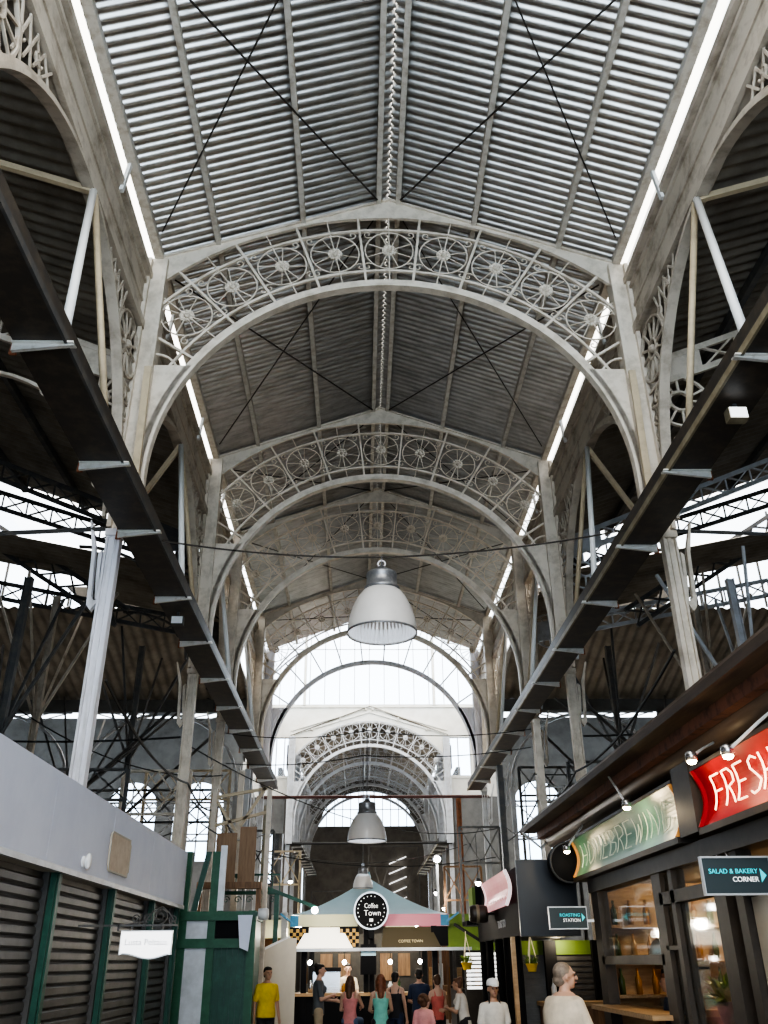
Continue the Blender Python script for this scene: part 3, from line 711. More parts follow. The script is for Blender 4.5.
cable([(-9, 16.5, 5.5), (-3.98, 17.1, 5.6)], .1, .02, 'black wire from the aisle to the second left column')
cable([(3.98, 17.1, 5.6), (9, 16.0, 5.8)], .1, .02, 'black wire from the second right column into the aisle')
for s, y, z in ((-1, 13.6, 6.78), (1, 7.47, 6.80)):
    T = thing('hanging_flood_lamp', 'small flood lamp hanging under the left gutter' if s < 0 else 'lit square lamp under the right gutter', 'lamp', (s*3.50, y, z))
    MB().box(-.10, .10, -.06, .06, -.14, .0).build('housing', M['iron_dark'] if s < 0 else M['lip'], T); MB().box(-.09, .09, -.07, -.06, -.13, -.01).build('lens', M['white_board'] if s > 0 else M['white'], T)
    MB().box(-.02, .02, -.02, .02, 0, .09).build('bracket', M['iron_dark'], T)

# ================================================================== LETTERING
STROKE = {'F': [[(0,0),(0,1)],[(0,1),(.55,1)],[(0,.55),(.45,.55)]], 'R': [[(0,0),(0,1),(.4,1),(.55,.85),(.5,.62),(.0,.5)],[(.15,.5),(.6,0)]],
 'E': [[(.55,1),(0,1),(0,0),(.55,0)],[(0,.52),(.42,.52)]], 'S': [[(.55,.9),(.35,1),(.1,.92),(.05,.72),(.3,.52),(.55,.32),(.45,.06),(.2,0),(0,.1)]],
 'H': [[(0,0),(0,1)],[(.55,0),(.55,1)],[(0,.5),(.55,.5)]], 'O': [[(.28,0),(.05,.2),(0,.5),(.05,.8),(.28,1),(.5,.8),(.56,.5),(.5,.2),(.28,0)]],
 'M': [[(0,0),(.05,1),(.32,.3),(.6,1),(.65,0)]], 'B': [[(0,0),(0,1),(.4,.95),(.45,.7),(.05,.53),(.5,.45),(.55,.15),(.35,0),(0,0)]],
 'W': [[(0,1),(.15,0),(.33,.7),(.5,0),(.66,1)]], 'I': [[(.1,0),(.1,1)]], 'N': [[(0,0),(0,1),(.55,0),(.55,1)]], 'G': [[(.55,.85),(.3,1),(.05,.75),(0,.4),(.2,0),(.5,.1),(.55,.45),(.3,.45)]]}
WID = {'I': .25, 'M': .68, 'W': .7}
def stroke_text(txt, L, H, gap=.22):
    """list of polylines in a box of length L, height H"""
    w = sum(WID.get(c, .57) for c in txt) + gap*(len(txt)-1); k = L/w; x = 0; out = []
    for c in txt:
        for pl in STROKE[c]: out.append([((x+a)*k, b*H) for a, b in pl])
        x += WID.get(c, .57) + gap
    return out
def text(name, txt, size, m, parent, loc, rot, ext=.004, align='LEFT', sx=1.0):
    cu = bpy.data.curves.new(name, 'FONT'); cu.body = txt; cu.size = size; cu.extrude = ext; cu.align_x = align
    tmp = bpy.data.objects.new(name, cu); COL.objects.link(tmp); dg = bpy.context.evaluated_depsgraph_get()
    me = bpy.data.meshes.new_from_object(tmp.evaluated_get(dg)); bpy.data.objects.remove(tmp); bpy.data.curves.remove(cu)
    me.materials.clear(); me.materials.append(m)
    o = bpy.data.objects.new(name, me); COL.objects.link(o); o.parent = parent; o.location = loc; o.rotation_euler = rot; o.scale = (sx,1,1); return o
FRONT = (pi/2, 0, 0)            # faces -y
TOLEFT = (pi/2, 0, -pi/2)       # faces -x
TORIGHT = (pi/2, 0, pi/2)       # faces +x

# ================================================================== LEFT: SHUTTERED STALL
T = thing('shuttered_stall', 'long stall with pale grey fascia and closed roller shutters on the left', 'stall', (-3.5, 0, 0))
y0, y1 = 4.5, 16.4
b = MB(); edges = [4.5, 6.8, 9.05, 11.35, 13.65, 16.4]
for a, c in zip(edges[:-1], edges[1:]): MB().box(-.06, 0, a+.004, c-.004, 2.52, 3.40).build('fascia_panel', M['fascia'], T)
MB().box(-.02, .02, y0, y1, 2.49, 2.545).build('fascia_trim', M['zinc'], T)
MB().box(-.42, -.06, y0, y1, 2.50, 2.53).build('soffit', M['soffit'], T)
ps = [5.2, 7.45, 9.72, 12.0, 14.35, 16.3]
for y in ps:
    b = MB(); b.box(-.20, -.06, y-.09, y+.09, 0, 2.5); b.box(-.06, -.045, y-.05, y+.05, 0, 2.5); b.build('post', M['green'], T)
    MB().box(-.19, -.10, y+.09, y+.14, 0, 2.5).build('shutter_guide', M['zinc'], T); MB().box(-.19, -.12, y-.14, y-.09, 0, 2.5).build('shutter_guide', M['shutter'], T)
for a, c in zip(ps[:-1], ps[1:]):
    bb = MB(); n = 22
    for k in range(n):
        z = .05+k*.109
        bb.prism([(-.20, a+.12, z), (-.188, a+.12, z+.004), (-.166, a+.12, z+.022), (-.166, a+.12, z+.084), (-.188, a+.12, z+.102), (-.20, a+.12, z+.106)], (0, c-a-.24, 0))
    bb.box(-.24, -.2, a+.1, c-.1, 0, 2.5); bb.build('roller_shutter', M['shutter'], T)
T = thing('wall_plaque', 'tan parchment plaque on the pale grey fascia', 'plaque', (-3.497, 11.72, 2.66))
pl = [(-.30,0),(.30,0),(.30,.04),(.33,.06),(.33,.38),(.30,.40),(.30,.44),(-.30,.44),(-.33,.40),(-.33,.06)]
MB().prism([(0,a*1.5,b) for a, b in pl], (.02,0,0)).build('panel', M['parchment'], T)
MB().sweep([(.018,a*1.5,b) for a, b in pl], (1,0,0), .012, .02, True).build('border', M['soffit'], T)
T = thing('wall_light', 'small white bulkhead lamp on the pale grey fascia left of the plaque', 'lamp', (-3.497, 10.24, 2.66))
MB().lathe([(0,0),(.06,0),(.06,.02),(.02,.04)], 16, (0,0,0), 'x').build('base', M['white'], T); MB().ball((.06,0,.0), (.035,.05,.09), 10, 8).build('globe', M['white'], T, smooth=True)
# hanging shop sign with scroll bracket
T = thing('hanging_sign', 'white hanging shop sign with wavy lower edge under an iron scroll bracket', 'sign', (-2.79, 10.6, 1.98))
pts = [(-.28,0),(.28,0),(.28,-.235)] + [(.28-.56*i/16, -.225-.045*(1-cos(2*pi*i/16))/2 - .012*sin(2*pi*i/16)) for i in range(1,16)] + [(-.28,-.235)]
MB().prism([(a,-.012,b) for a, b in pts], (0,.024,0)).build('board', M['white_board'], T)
MB().sweep([(a,0,b) for a, b in pts], (0,1,0), .035, .012, True).build('frame', M['silver'], T)
text('lettering', 'Lusta Peltaus', .088, M['grey_let'], T, (0,-.016,-.14), FRONT, .002, 'CENTER')
b = MB(); b.box(-.32, .33, -.012, .012, .045, .065); b.box(-.33,-.31,-.012,.012,.0,.065)
for x in (-.17, .17): b.box(x-.008, x+.008, -.008, .008, 0, .05)
for c, r, g in (((-.14,.12),.055,1), ((.0,.13),.05,-1), ((.13,.15),.085,1), ((.27,.11),.05,-1)): b.tube(spiral(c, r, 1.6, -pi/2, 26, 0, g), .008, 6)
b.tube([(-.32,0,.06),(-.2,0,.07),(-.05,0,.09),(.05,0,.2),(.14,0,.24),(.22,0,.18),(.3,0,.07)], .008, 6)
b.box(-.76, -.31, -.012, .012, .045, .065); b.build('scroll_bracket', M['iron_dark'], T)

# LEFT: green framed kiosk beyond
T = thing('green_framed_kiosk', 'dark green framed kiosk with zinc panels behind the shuttered stall', 'stall', (-3.0, 17.2, 0))
for x, h in ((-.62, 3.5), (-.10, 3.5), (.62, 2.5)): MB().box(x-.07, x+.07, -.07, .07, 0, h).build('post', M['green_bright'], T)
for z in (1.9, 2.34): MB().box(-.72, .68, -.10, .10, z, z+.15).build('rail', M['green_bright'], T)
MB().box(-.72, .66, .10, 1.5, 2.36, 2.44).build('roof_slab', M['green'], T)
MB().box(-.55, -.17, -.02, .02, .1, 1.9).build('zinc_panel', M['zinc'], T); MB().box(-.55, -.17, -.02, .02, 2.05, 2.34).build('zinc_panel', M['zinc'], T)
b = MB(); b.box(-.03, .55, -.01, .01, .05, 1.9)
for k in range(6): b.box(-.03+.1*k, .0+.1*k, -.03, -.01, .05, 1.9)
b.build('ribbed_panel', M['green'], T)
MB().box(-.03, .55, -.01, .01, 2.05, 2.34).build('opening_shade_panel', M['black'], T)  # black sheet stands in for the shade inside the opening
MB().prism([(-.50,-.03,2.5),(-.40,-.03,2.5),(-.2,-.03,3.5),(-.3,-.03,3.5)], (0,.06,0)).build('brace', M['green'], T)
MB().box(.55, .62, .1, 1.5, .05, 2.36).build('side_panel', M['green'], T)
MB().box(-.02, .09, -.12, -.05, 2.5, 3.6).build('white_cover', M['zinc'], T)
T = thing('drum_wall_lamp', 'white cylindrical lamp at the corner of the green kiosk', 'lamp', (-2.18, 17.1, 2.44)); MB().lathe([(0,-.09),(.09,-.09),(.10,.05),(.08,.09),(0,.09)], 16, (0,0,0), 'x').build('drum', M['white'], T, smooth=True); MB().box(-.2,-.08,-.03,.03,-.03,.03).build('arm', M['green'], T)
MB().prism([(-2.62,16.98,2.42),(-2.36,16.98,2.42),(-2.40,16.9,1.84),(-2.55,16.9,1.9)], (0,.02,0)).build('hanging_cloth', M['fascia'], None, 'pale blue cloth hanging from the green kiosk rail', 'cloth')
for k, (x, w) in enumerate(((-3.42, .42), (-2.94, .34))):
    MB().box(x, x+w, 19.0, 19.05, 3.12, 4.06+.12*k).build('wooden_board', M['wood_mid'], None, f'upright brown wooden board above the green kiosk, {["left wider","right narrower"][k]} one', 'board', 'wooden boards above the green kiosk')
T = thing('board_stand', 'dark timber shelf under the brown wooden boards', 'shelf', (-3.0, 19.1, 0)); MB().box(-.75,.55,-.12,.12,3.0,3.12).build('shelf_board', M['wood'], T)
for x in (-.7, .5): MB().box(x-.05,x+.05,-.05,.05,0,3.0).build('post', M['wood'], T)
# white square-tube trestle leaning above
T = thing('white_trestle', 'white square tube frame with diagonals above the brown boards', 'frame', (-3.15, 19.8, 0))
for p, q in (((-.5,4.3),(.7,4.6)), ((-.5,4.9),(.7,5.1)), ((-.5,4.9),(0,4.2)), ((.1,4.3),(.6,5.1))): MB().bar((p[0],0,p[1]),(q[0],0,q[1]),.06,.07,(0,1,0)).build('tube', M['tan'], T)
for x in (-.5,.7): MB().box(x-.05,x+.05,-.05,.05,0,5.1).build('post', M['iron'], T)
# green iron gallery with lamps
T = thing('green_gallery', 'green iron balcony rail crossing above the kiosk on the left', 'balcony', (-2.75, 20.5, 0))
MB().box(-.75, .55, -.05, .05, 2.98, 3.05).build('deck', M['green'], T); MB().box(-.75, .55, -.03, .03, 3.36, 3.40).build('top_rail', M['green'], T)
for k in range(9): MB().box(-.74+.16*k, -.72+.16*k, -.015, .015, 3.05, 3.36).build('baluster', M['green'], T)
for x in (-.7, .5): MB().box(x-.05, x+.05, -.05, .05, 0, 3.0).build('post', M['green'], T)
MB().bar((-.6,0,3.42), (1.35,0,2.72), .07, .12, (0,1,0)).build('sloping_arm', M['green'], T)
b = MB()
for k in range(5): b.tube(spiral((-.6+.25*k, 2.88), .08, 1.3, 0, 14, 0, 1), .01, 5)
b.build('scrollwork', M['green'], T)
MB().ball((-1.42, 20.45, 2.66), .07, 12, 8).build('globe_lamp', M['bulb_white'], None, 'small round white lamp at the end of the green balcony arm', 'lamp')
T = thing('white_partition', 'cream white partition panel behind the person in yellow', 'partition', (-2.2, 20.3, 0))
MB().prism([(-.42,0,0),(.42,0,0),(.42,0,2.12),(.25,0,2.12),(-.42,0,1.82)], (0,.04,0)).build('panel', M['tile'], T)
MB().box(-.46,-.42,-.02,.06,0,1.84).build('edge_post', M['white'], T); MB().bar((-.44,.02,1.84),(.28,.02,2.14),.06,.03,(0,1,0)).build('top_edge', M['white'], T)

# ================================================================== RIGHT: GLAZED FOOD STALL
T = thing('glazed_food_stall', 'dark framed glazed food stall under the red and green signs on the right', 'stall', (2.85, 0, 0))
fd = M['frame_dark']
for y, w, h in ((13.15, .34, 2.62), (10.35, .30, 2.62), (9.86, .12, 2.62), (8.55, .28, 2.62), (8.1, .16, 2.62), (6.4, .2, 2.62)):
    MB().box(0, .14, y-w/2, y+w/2, 0, h).build('post', fd, T)
MB().box(-.03, .2, 6.3, 13.35, 2.50, 2.67).build('header', fd, T)
MB().box(.0, .12, 10.4, 13.1, 1.60, 1.70).build('rail', fd, T); MB().box(.0, .12, 8.6, 10.3, 2.18, 2.30).build('rail', fd, T); MB().box(.0,.12,6.4,8.1,2.15,2.32).build('rail', fd, T)
MB().box(.0, .10, 9.9, 10.3, 1.74, 1.78).build('rail', fd, T)
MB().box(.0, .14, 8.6, 13.1, 0, .75).build('base_panel', fd, T)
MB().box(-.22, .30, 10.4, 13.1, 1.08, 1.13).build('counter_top', M['wood_light'], T)
for a, c, z0, z1 in ((10.5,13.0,1.70,2.5), (9.92,10.2,1.78,2.5), (8.7,9.8,.75,2.18), (8.7,9.8,2.30,2.5), (9.92,10.2,.75,1.74)):
    MB().box(.05, .065, a, c, z0, z1).build('pane', M['glass'], T)
MB().box(2.6, 2.7, 6.3, 13.4, 0, 2.62).build('back_wall', M['warm_wall'], T); MB().box(.14, 2.6, 13.33, 13.38, 0, 2.62).build('side_wall', M['wood_light'], T)
MB().box(.5, 2.7, 6.3, 13.4, 2.62, 2.67).build('ceiling_board', fd, T)
d = MB().box(.06, .11, 6.6, 8.0, .02, 2.12).build('door', M['tile'], T); MB().box(.03,.06,6.72,6.78,1.0,1.2).build('handle', M['steel'], d)
# shelves, bottles, machines and plants inside the stall
T = thing('wall_shelf', 'amber lit shelving against the far end of the glazed stall', 'shelf', (4.0, 13.24, 0), pi/2)
for z in (1.2, 1.62, 2.04): MB().box(-.25, .07, -1.2, 1.05, z, z+.04).build('shelf_board', M['wood_light'], T)
for y in (-1.2, -.1, 1.0): MB().box(-.25, .07, y, y+.05, 0, 2.4).build('upright', M['wood'], T)
bp = MB().lathe([(0,0),(.04,0),(.042,.18),(.016,.24),(.016,.31),(0,.31)], 10).build('bottle', M['bottle_a'], smooth=True)
lv = ['lowest', 'middle', 'top']; nb = 0
for k, z in enumerate((1.24, 1.66, 2.08)):
    for j in range(9):
        o = bp if nb == 0 else bp.copy()
        if nb: COL.objects.link(o)
        o.location = (3.08+.225*j, 13.10, z); nb += 1
        tag(o, f'bottle on the {lv[k]} shelf inside the glazed stall', 'bottle', f'bottles on the {lv[k]} shelf inside the glazed stall')
bm_ = bp.data.copy(); bm_.materials.clear(); bm_.materials.append(M['bottle_b'])
for i, o in enumerate([o for o in COL.objects if o.name.startswith('bottle')]):
    if i % 3: o.data = bm_
T = thing('coffee_machine', 'steel coffee machine on the counter behind the stall glass', 'machine', (3.6, 12.3, 1.12))
MB().box(-.15,.25,-.45,.45,0,.10).build('tray', M['steel'], T); MB().box(-.05,.25,-.45,.45,.12,.45).build('body', M['steel'], T); MB().box(-.15,.25,-.45,.45,.42,.52).build('head', M['steel'], T)
for y in (-.25,.25): MB().lathe([(0,.3),(.04,.3),(.04,.42),(0,.42)], 12, (-.10,y,0)).build('group_head', M['black'], T)
T = thing('serving_counter', 'wooden serving counter inside the glazed stall', 'counter', (3.55, 12.25, 0)); MB().box(-.12,.35,-.75,.75,1.05,1.12).build('top', M['wood_light'], T); MB().box(-.08,.3,-.7,.7,0,1.05).build('front', M['wood'], T)
T = thing('pastry_dome', 'white dome shaped cake cover behind the stall glass', 'cake cover', (3.55, 12.3, 1.66)); 
MB().box(-.15,.25,-.35,.35,-.02,0).build('plate', M['white'], T); MB().lathe([(.28,0),(.28,.08),(.22,.2),(.1,.26),(0,.27)], 20).build('dome', M['white'], T, smooth=True)
def plant(loc, r, label, pot='yellow_pot', n=46, group=None, hang=False, up=.6):
    T = thing('potted_plant', label, 'plant', loc, 0, group)
    MB().lathe([(0,0),(r*.55,0),(r*.78,r*.85),(r*.86,r*.85),(r*.86,r),(r*.7,r),(0,r*.9)], 18).build('pot', M[pot], T, smooth=False)
    b = MB(); rnd = random.Random(int(abs(loc[0]*100+loc[1]*10)))
    for k in range(n):
        a = rnd.uniform(0, 2*pi); l = r*rnd.uniform(.9, 1.9); e = rnd.uniform(.25, 1.3) ; d = Vector((cos(a)*cos(e), sin(a)*cos(e), sin(e)*up*1.6)); p = Vector((cos(a)*r*.3, sin(a)*r*.3, r*.9))
        q = p + d*l*.6; t = p + d*l + Vector((0,0,-l*.22)); sd = d.cross(Vector((0,0,1))).normalized()*r*.13
        b.add([p, q-sd, t, q+sd], [(0,1,2,3)])
    b.build('foliage', M['leaf'], T, fix=False)
    if hang:
        b = MB()
        for k in range(3): a = 2*pi*k/3; b.tube([(cos(a)*r*.8, sin(a)*r*.8, r), (0,0,r*4.6)], .008, 5)
        b.tube([(0,0,r*4.6),(0,0,r*5.2)], .008, 5); b.build('hanger', M['gold'], T)
    return T
plant((3.45, 10.2, 1.02), .24, 'bushy yellow green plant on the sill behind the stall window', 'green', 80)
T = thing('plant_table', 'small dark table under the plant in the stall window', 'table', (3.45, 10.2, 0)); MB().box(-.3,.3,-.4,.4,.97,1.02).build('top', M['wood'], T)
for x in (-.25,.25):
    for y in (-.35,.35): MB().box(x-.02,x+.02,y-.02,y+.02,0,.97).build('leg', M['wood'], T)

def strokes(polys, rad, place):
    b = MB()
    for pl in polys: b.tube([place(*p) for p in pl], rad, 6)
    return b
# curved face sign boxes: concave front like the photograph
def sign_box(label, y0, y1, z0, z1, face, txt, tube, trad, margin, edge, name='illuminated_sign', th=.62, tl=(.1,.9)):
    T = thing(name, label, 'sign', (2.78, (y0+y1)/2, z0)); H = z1-z0; L = y1-y0
    cur = lambda t: .09*sin(pi*t)**1.0*(1) - .02                     # face bows inward in the middle
    n = 14; A = [(cur(i/n), -L/2+.04, H*i/n) for i in range(n+1)]; B = [(p[0], L/2-.04, p[2]) for p in A]
    MB().strip(A, B, (.01,0,0)).build('face', face, T, smooth=False)
    for s in (-1, 1):
        P = [(p[0]-.02, s*(L/2-.02), p[2]) for p in A]
        MB().sweep(P, (0,1,0), .035, .04).build('edge_strip', edge, T)
        MB().prism([(p[0]-.0, s*(L/2)-.0, p[2]) for p in A] + [(.5, s*L/2, H+.02), (.5, s*L/2, -.02)], (0, s*.03, 0)).build('end_cap', M['frame_dark'], T)
    MB().box(.16, .5, -L/2, L/2, -.02, H+.02).build('back_box', M['frame_dark'], T)
    MB().box(-.04, .5, -L/2-.02, L/2+.02, H, H+.035).build('top_cap', M['frame_dark'], T); MB().box(-.05, .5, -L/2-.02, L/2+.02, -.06, 0).build('bottom_cap', M['frame_dark'], T)
    LL = L*(tl[1]-tl[0]); hh = H*th; zb = (H-hh)/2
    pl = stroke_text(txt, LL, hh)
    def place(u, v):
        z = zb+v; return (cur(z/H)-.03, L/2 - L*tl[0] - u, z)
    # densify so that strokes follow the curved face
    out = []
    for p in pl:
        q = []
        for (a, b), (c, d) in zip(p[:-1], p[1:]): q += [(a+(c-a)*i/4, b+(d-b)*i/4) for i in range(4)]
        out.append(q+[p[-1]])
    strokes(out, trad, place).build('neon_lettering', tube, T); return T
sign_box('red illuminated sign reading FRESH above the stall door', 5.2, 8.45, 2.74, 3.26, M['red'], 'FRESH', M['neon_warm'], .008, .1, M['red'], th=.56, tl=(.10,.49))
sign_box('long green illuminated sign with thin pale letters above the stall window', 9.1, 13.8, 2.74, 3.26, M['green_sign'], 'HOMEBREWING', M['neon_green'], .006, .1, M['orange_edge'], th=.58, tl=(.08,.93))
MB().box(2.74, 3.3, 8.52, 9.02, 2.72, 3.38).build('dark_bulkhead', M['frame_dark'], None, 'dark box between the red and the green sign', 'panel')
T = thing('drum_lamp', 'round black glossy lamp drum at the far end of the green sign', 'lamp', (2.72, 14.05, 2.97))
MB().lathe([(0,-.12),(.26,-.12),(.30,-.08),(.30,.08),(.26,.12),(0,.12)], 28, (0,0,0), 'y').build('drum', M['black'], T, smooth=True); MB().lathe([(.27,-.125),(.30,-.125),(.30,-.10),(.27,-.10),(.27,-.125)], 28, (0,0,0), 'y').build('rim', M['charcoal'], T, smooth=True); MB().box(.25,.4,-.03,.03,-.03,.03).build('arm', M['frame_dark'], T)
# blade signs facing the viewer
def blade(label, x0, x1, z0, z1, y, words_, arrow, brk):
    T = thing('blade_sign', label, 'sign', ((x0+x1)/2, y, z0)); w = x1-x0; h = z1-z0
    MB().box(-w/2, w/2, -.02, .02, 0, h).build('panel', M['sign_dark'], T)
    MB().sweep([(-w/2,0,0),(w/2,0,0),(w/2,0,h),(-w/2,0,h)], (0,1,0), .055, .016, True).build('frame', M['silver'], T)
    for t, sz, m, x, z in words_: text('lettering', t, sz, M[m], T, (x, -.024, z), FRONT, .003, 'RIGHT')
    MB().prism([(arrow[0]+a, -.026, arrow[1]+b) for a, b in ((0,-.05),(0,.05),(.045,0))], (0,.008,0)).build('arrow', M['cyan'], T)
    MB().box(w/2, w/2+brk, -.015, .015, h*.3, h*.42).build('bracket', M['silver'], T)
blade('dark sign reading SALAD & BAKERY CORNER projecting from the stall', 2.24, 2.78, 2.095, 2.365, 7.25, [('SALAD & BAKERY', .050, 'cyan', .165, .150), ('CORNER', .052, 'white_let', .165, .090)], (.185,.135), .07)
blade('dark sign reading ROASTING STATION with turquoise arrow, beyond the green sign', 2.15, 2.67, 2.035, 2.305, 13.0, [('ROASTING', .058, 'cyan', .17, .150), ('STATION', .058, 'white_let', .17, .085)], (.19,.14), .10)
T = thing('oval_emblem', 'small pale oval emblem on the dark panel above the blade sign', 'emblem', (2.83, 8.3, 2.36)); MB().sweep([(0,.17*sin(2*pi*k/28),.02+.15*cos(2*pi*k/28)) for k in range(28)], (1,0,0), .006, .008, True).build('ring', M['grey_let'], T); text('lettering', 'D', .07, M['grey_let'], T, (-.002,.02,-.02), TOLEFT, .002)

# canopy
T = thing('stall_canopy', 'long dark brown canopy with rusty beam above the right stalls', 'canopy', (0, 0, 0))
MB().prism([(2.52,4.5,3.80),(2.58,4.5,3.87),(3.75,4.5,4.12),(3.75,4.5,4.06),(2.66,4.5,3.80),(2.58,4.5,3.72),(2.53,4.5,3.72)], (0,12.4,0)).build('roof_board', M['canopy'], T)
MB().box(2.80, 2.92, 4.5, 16.7, 3.62, 3.80).build('rusty_beam', M['canopy_rust'], T)
MB().box(2.60, 2.80, 4.5, 16.8, 3.74, 3.78).build('soffit_strip', M['canopy'], T)
MB().tube([(3.06,4.5,3.60),(3.06,16.6,3.60)], .13, 14).build('round_roll', M['canopy_round'], T, smooth=True)
for y in (16.55,): MB().tube([(2.52,y,3.72),(2.85,y+.05,3.46),(3.2,y,3.85)], .025, 8).build('end_bracket', M['white_tube'], T, smooth=True)
for y in (5.2, 10.0, 16.0): MB().bar((3.5, y, 4.06), (3.8, y, 4.5), .06, .06).build('hanger', M['iron_dark'], T)
MB().box(3.62, 3.74, 4.6, 13.3, 2.82, 4.08).build('rear_board', M['frame_dark'], T)
# swan-neck sign lamps and spot lights
def arm_lamp(p, q, label, glow=True, cat='lamp', bulb='bulb'):
    T = thing('sign_lamp', label, cat, p, 0, 'lamps lighting the right stall signs'); d = Vector(q)-Vector(p)
    MB().tube([(0,0,0), d*.5+Vector((0,0,.01)), d], .014, 8).build('arm', M['white_tube'], T)
    MB().lathe([(.02,.06),(.05,.04),(.055,-.03),(.0,-.03)], 14, tuple(d)).build('head', M['steel'], T, smooth=True); MB().ball(d+Vector((0,0,-.035)), (.045,.045,.03), 10, 6).build('bulb', M[bulb], T, smooth=True)
    return Vector(p)+d
ARM = [arm_lamp((2.74, 11.3, 3.74), (2.58, 10.15, 3.22), 'white arm spot lamp above the green sign'), arm_lamp((2.95, 8.3, 3.50), (2.56, 7.9, 3.28), 'spot lamp above the left end of the red sign'),
       arm_lamp((2.95, 6.6, 3.50), (2.52, 7.0, 3.14), 'spot lamp in front of the red sign'), arm_lamp((2.9, 13.6, 3.45), (2.58, 13.4, 3.10), 'spot lamp at the far end of the green sign')]

# RIGHT: black bulkhead stall with pink sign
T = thing('black_bulkhead_stall', 'black box fronted stall with pink sign beyond the green sign', 'stall', (2.0, 14.5, 0))
MB().box(0, .92, 0, .08, 1.98, 3.06).build('end_panel', M['charcoal'], T)
MB().box(0, .06, .08, 5.2, 2.0, 2.46).build('front_band', M['black'], T); MB().box(.12, .92, .08, 5.2, 1.99, 2.02).build('soffit', M['black'], T)
MB().box(.10, .16, .08, 5.2, 2.46, 3.02).build('upper_panel', M['black'], T)
text('lettering', 'TOAST STO', .17, M['grey_let'], T, (-.004, 2.35, 2.16), TOLEFT, .003)
for y, w, m in ((.9, .09, 'black'), (1.9, .10, 'black'), (2.9, .10, 'black'), (4.2, .10, 'black'), (5.1, .1, 'black')): MB().tube([(.08,y,0),(.08,y,2.0)], w*.75, 10).build('post', M[m], T)
MB().box(-.07,-.01,.52,.64,0,1.99).build('timber_post', M['wood_light'], T)
MB().bar((.06, 5.1, 2.0), (-.45, 5.6, 2.35), .04, .05).build('stay', M['black'], T)
T = thing('pink_wall_sign', 'pink illuminated sign with faint script on the black stall', 'sign', (1.98, 16.9, 2.46))
n = 10; A = [(.08*sin(pi*i/n)-.02, -1.5, .54*i/n) for i in range(n+1)]; MB().strip(A, [(p[0], 1.5, p[2]) for p in A], (.02,0,0)).build('face', M['pink_sign'], T)
for s in (-1, 1): MB().sweep([(p[0]-.01, s*1.5, p[2]) for p in A], (0,1,0), .06, .05).build('edge_strip', M['neon_pink'], T)
b = MB()
for r in range(3): b.tube([(-.01+.07*sin(pi*(.2+.25*r)), 1.2-2.4*i/40, .12+.14*r+.04*sin(i*1.3+r)) for i in range(41)], .008, 5)
b.build('neon_lettering', M['neon_pink'], T)
T = thing('barrel_lamp', 'dark drum spot lamp projecting under the pink sign', 'lamp', (1.72, 17.3, 2.42)); MB().lathe([(0,-.16),(.13,-.16),(.15,-.1),(.15,.1),(.13,.16),(0,.16)], 20, (0,0,0), 'x').build('drum', M['frame_dark'], T, smooth=True); MB().lathe([(.151,-.05),(.158,-.04),(.158,.0),(.151,.01)], 20, (0,0,0), 'x').build('band', M['lip'], T, smooth=True); MB().box(.14,.30,-.03,.03,-.02,.02).build('arm', M['black'], T)
T = thing('small_green_sign', 'small lime green sign beyond the pink sign', 'sign', (1.92, 20.1, 2.42)); MB().box(0,.06,-.35,.35,0,.62).build('face', M['lime'], T); MB().box(.06,.3,-.38,.38,-.02,.64).build('back_box', M['black'], T); MB().box(-.15,.3,-.45,.45,-.10,-.02).build('shelf', M['black'], T)
# recessed counter facing the viewer
T = thing('recessed_counter_stall', 'recessed stall with lime green band and grey shutters behind the counter', 'stall', (2.9, 16.5, 0))
MB().box(-.72, .72, 0, .06, 1.74, 1.96).build('green_band', M['lime'], T)
bb = MB(); bb.box(-.72, .72, .03, .06, 0, 1.74)
for k in range(20): bb.box(-.72, .72, .0, .03, .02+.086*k, .08+.086*k)
bb.build('shutter_panel', M['shutter'], T)
for x in (-.10, .72): MB().box(x-.10, x+.10, -.12, 0, 0, 1.96).build('post', M['black'], T)
MB().box(-.4, .75, -.75, -.13, 1.0, 1.06).build('counter_top', M['wood_light'], T); MB().box(-.36, .70, -.68, -.15, 0, 1.0).build('counter_front', M['wood'], T)
plant((2.28, 15.35, 1.50), .115, 'hanging plant in a yellow pot at the black bulkhead stall', 'yellow_pot', 46, 'hanging plants in yellow pots', True)
plant((1.72, 19.6, 1.50), .135, 'hanging plant in a yellow pot before the white slats', 'yellow_pot', 46, 'hanging plants in yellow pots', True)
T = thing('slatted_screen', 'bright white slatted screen behind the hanging plant', 'screen', (2.55, 23.6, 0)); 
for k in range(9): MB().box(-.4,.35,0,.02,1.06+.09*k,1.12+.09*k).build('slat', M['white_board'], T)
for x in (-.4,.35): MB().box(x-.03,x+.03,.02,.06,0,1.9).build('upright', M['frame_dark'], T)
MB().box(1.75, 2.95, 24.1, 24.2, 1.9, 2.5).build('lime_wall_panel', M['lime'], None, 'lime green wall panel above the white slatted screen', 'panel')
T = thing('squeeze_bottle', 'white squeeze bottle on the recessed counter', 'bottle', (2.75, 16.1, 1.06)); MB().lathe([(0,0),(.045,0),(.045,.2),(.02,.26),(.012,.33),(0,.33)], 12).build('body', M['white'], T, smooth=True)

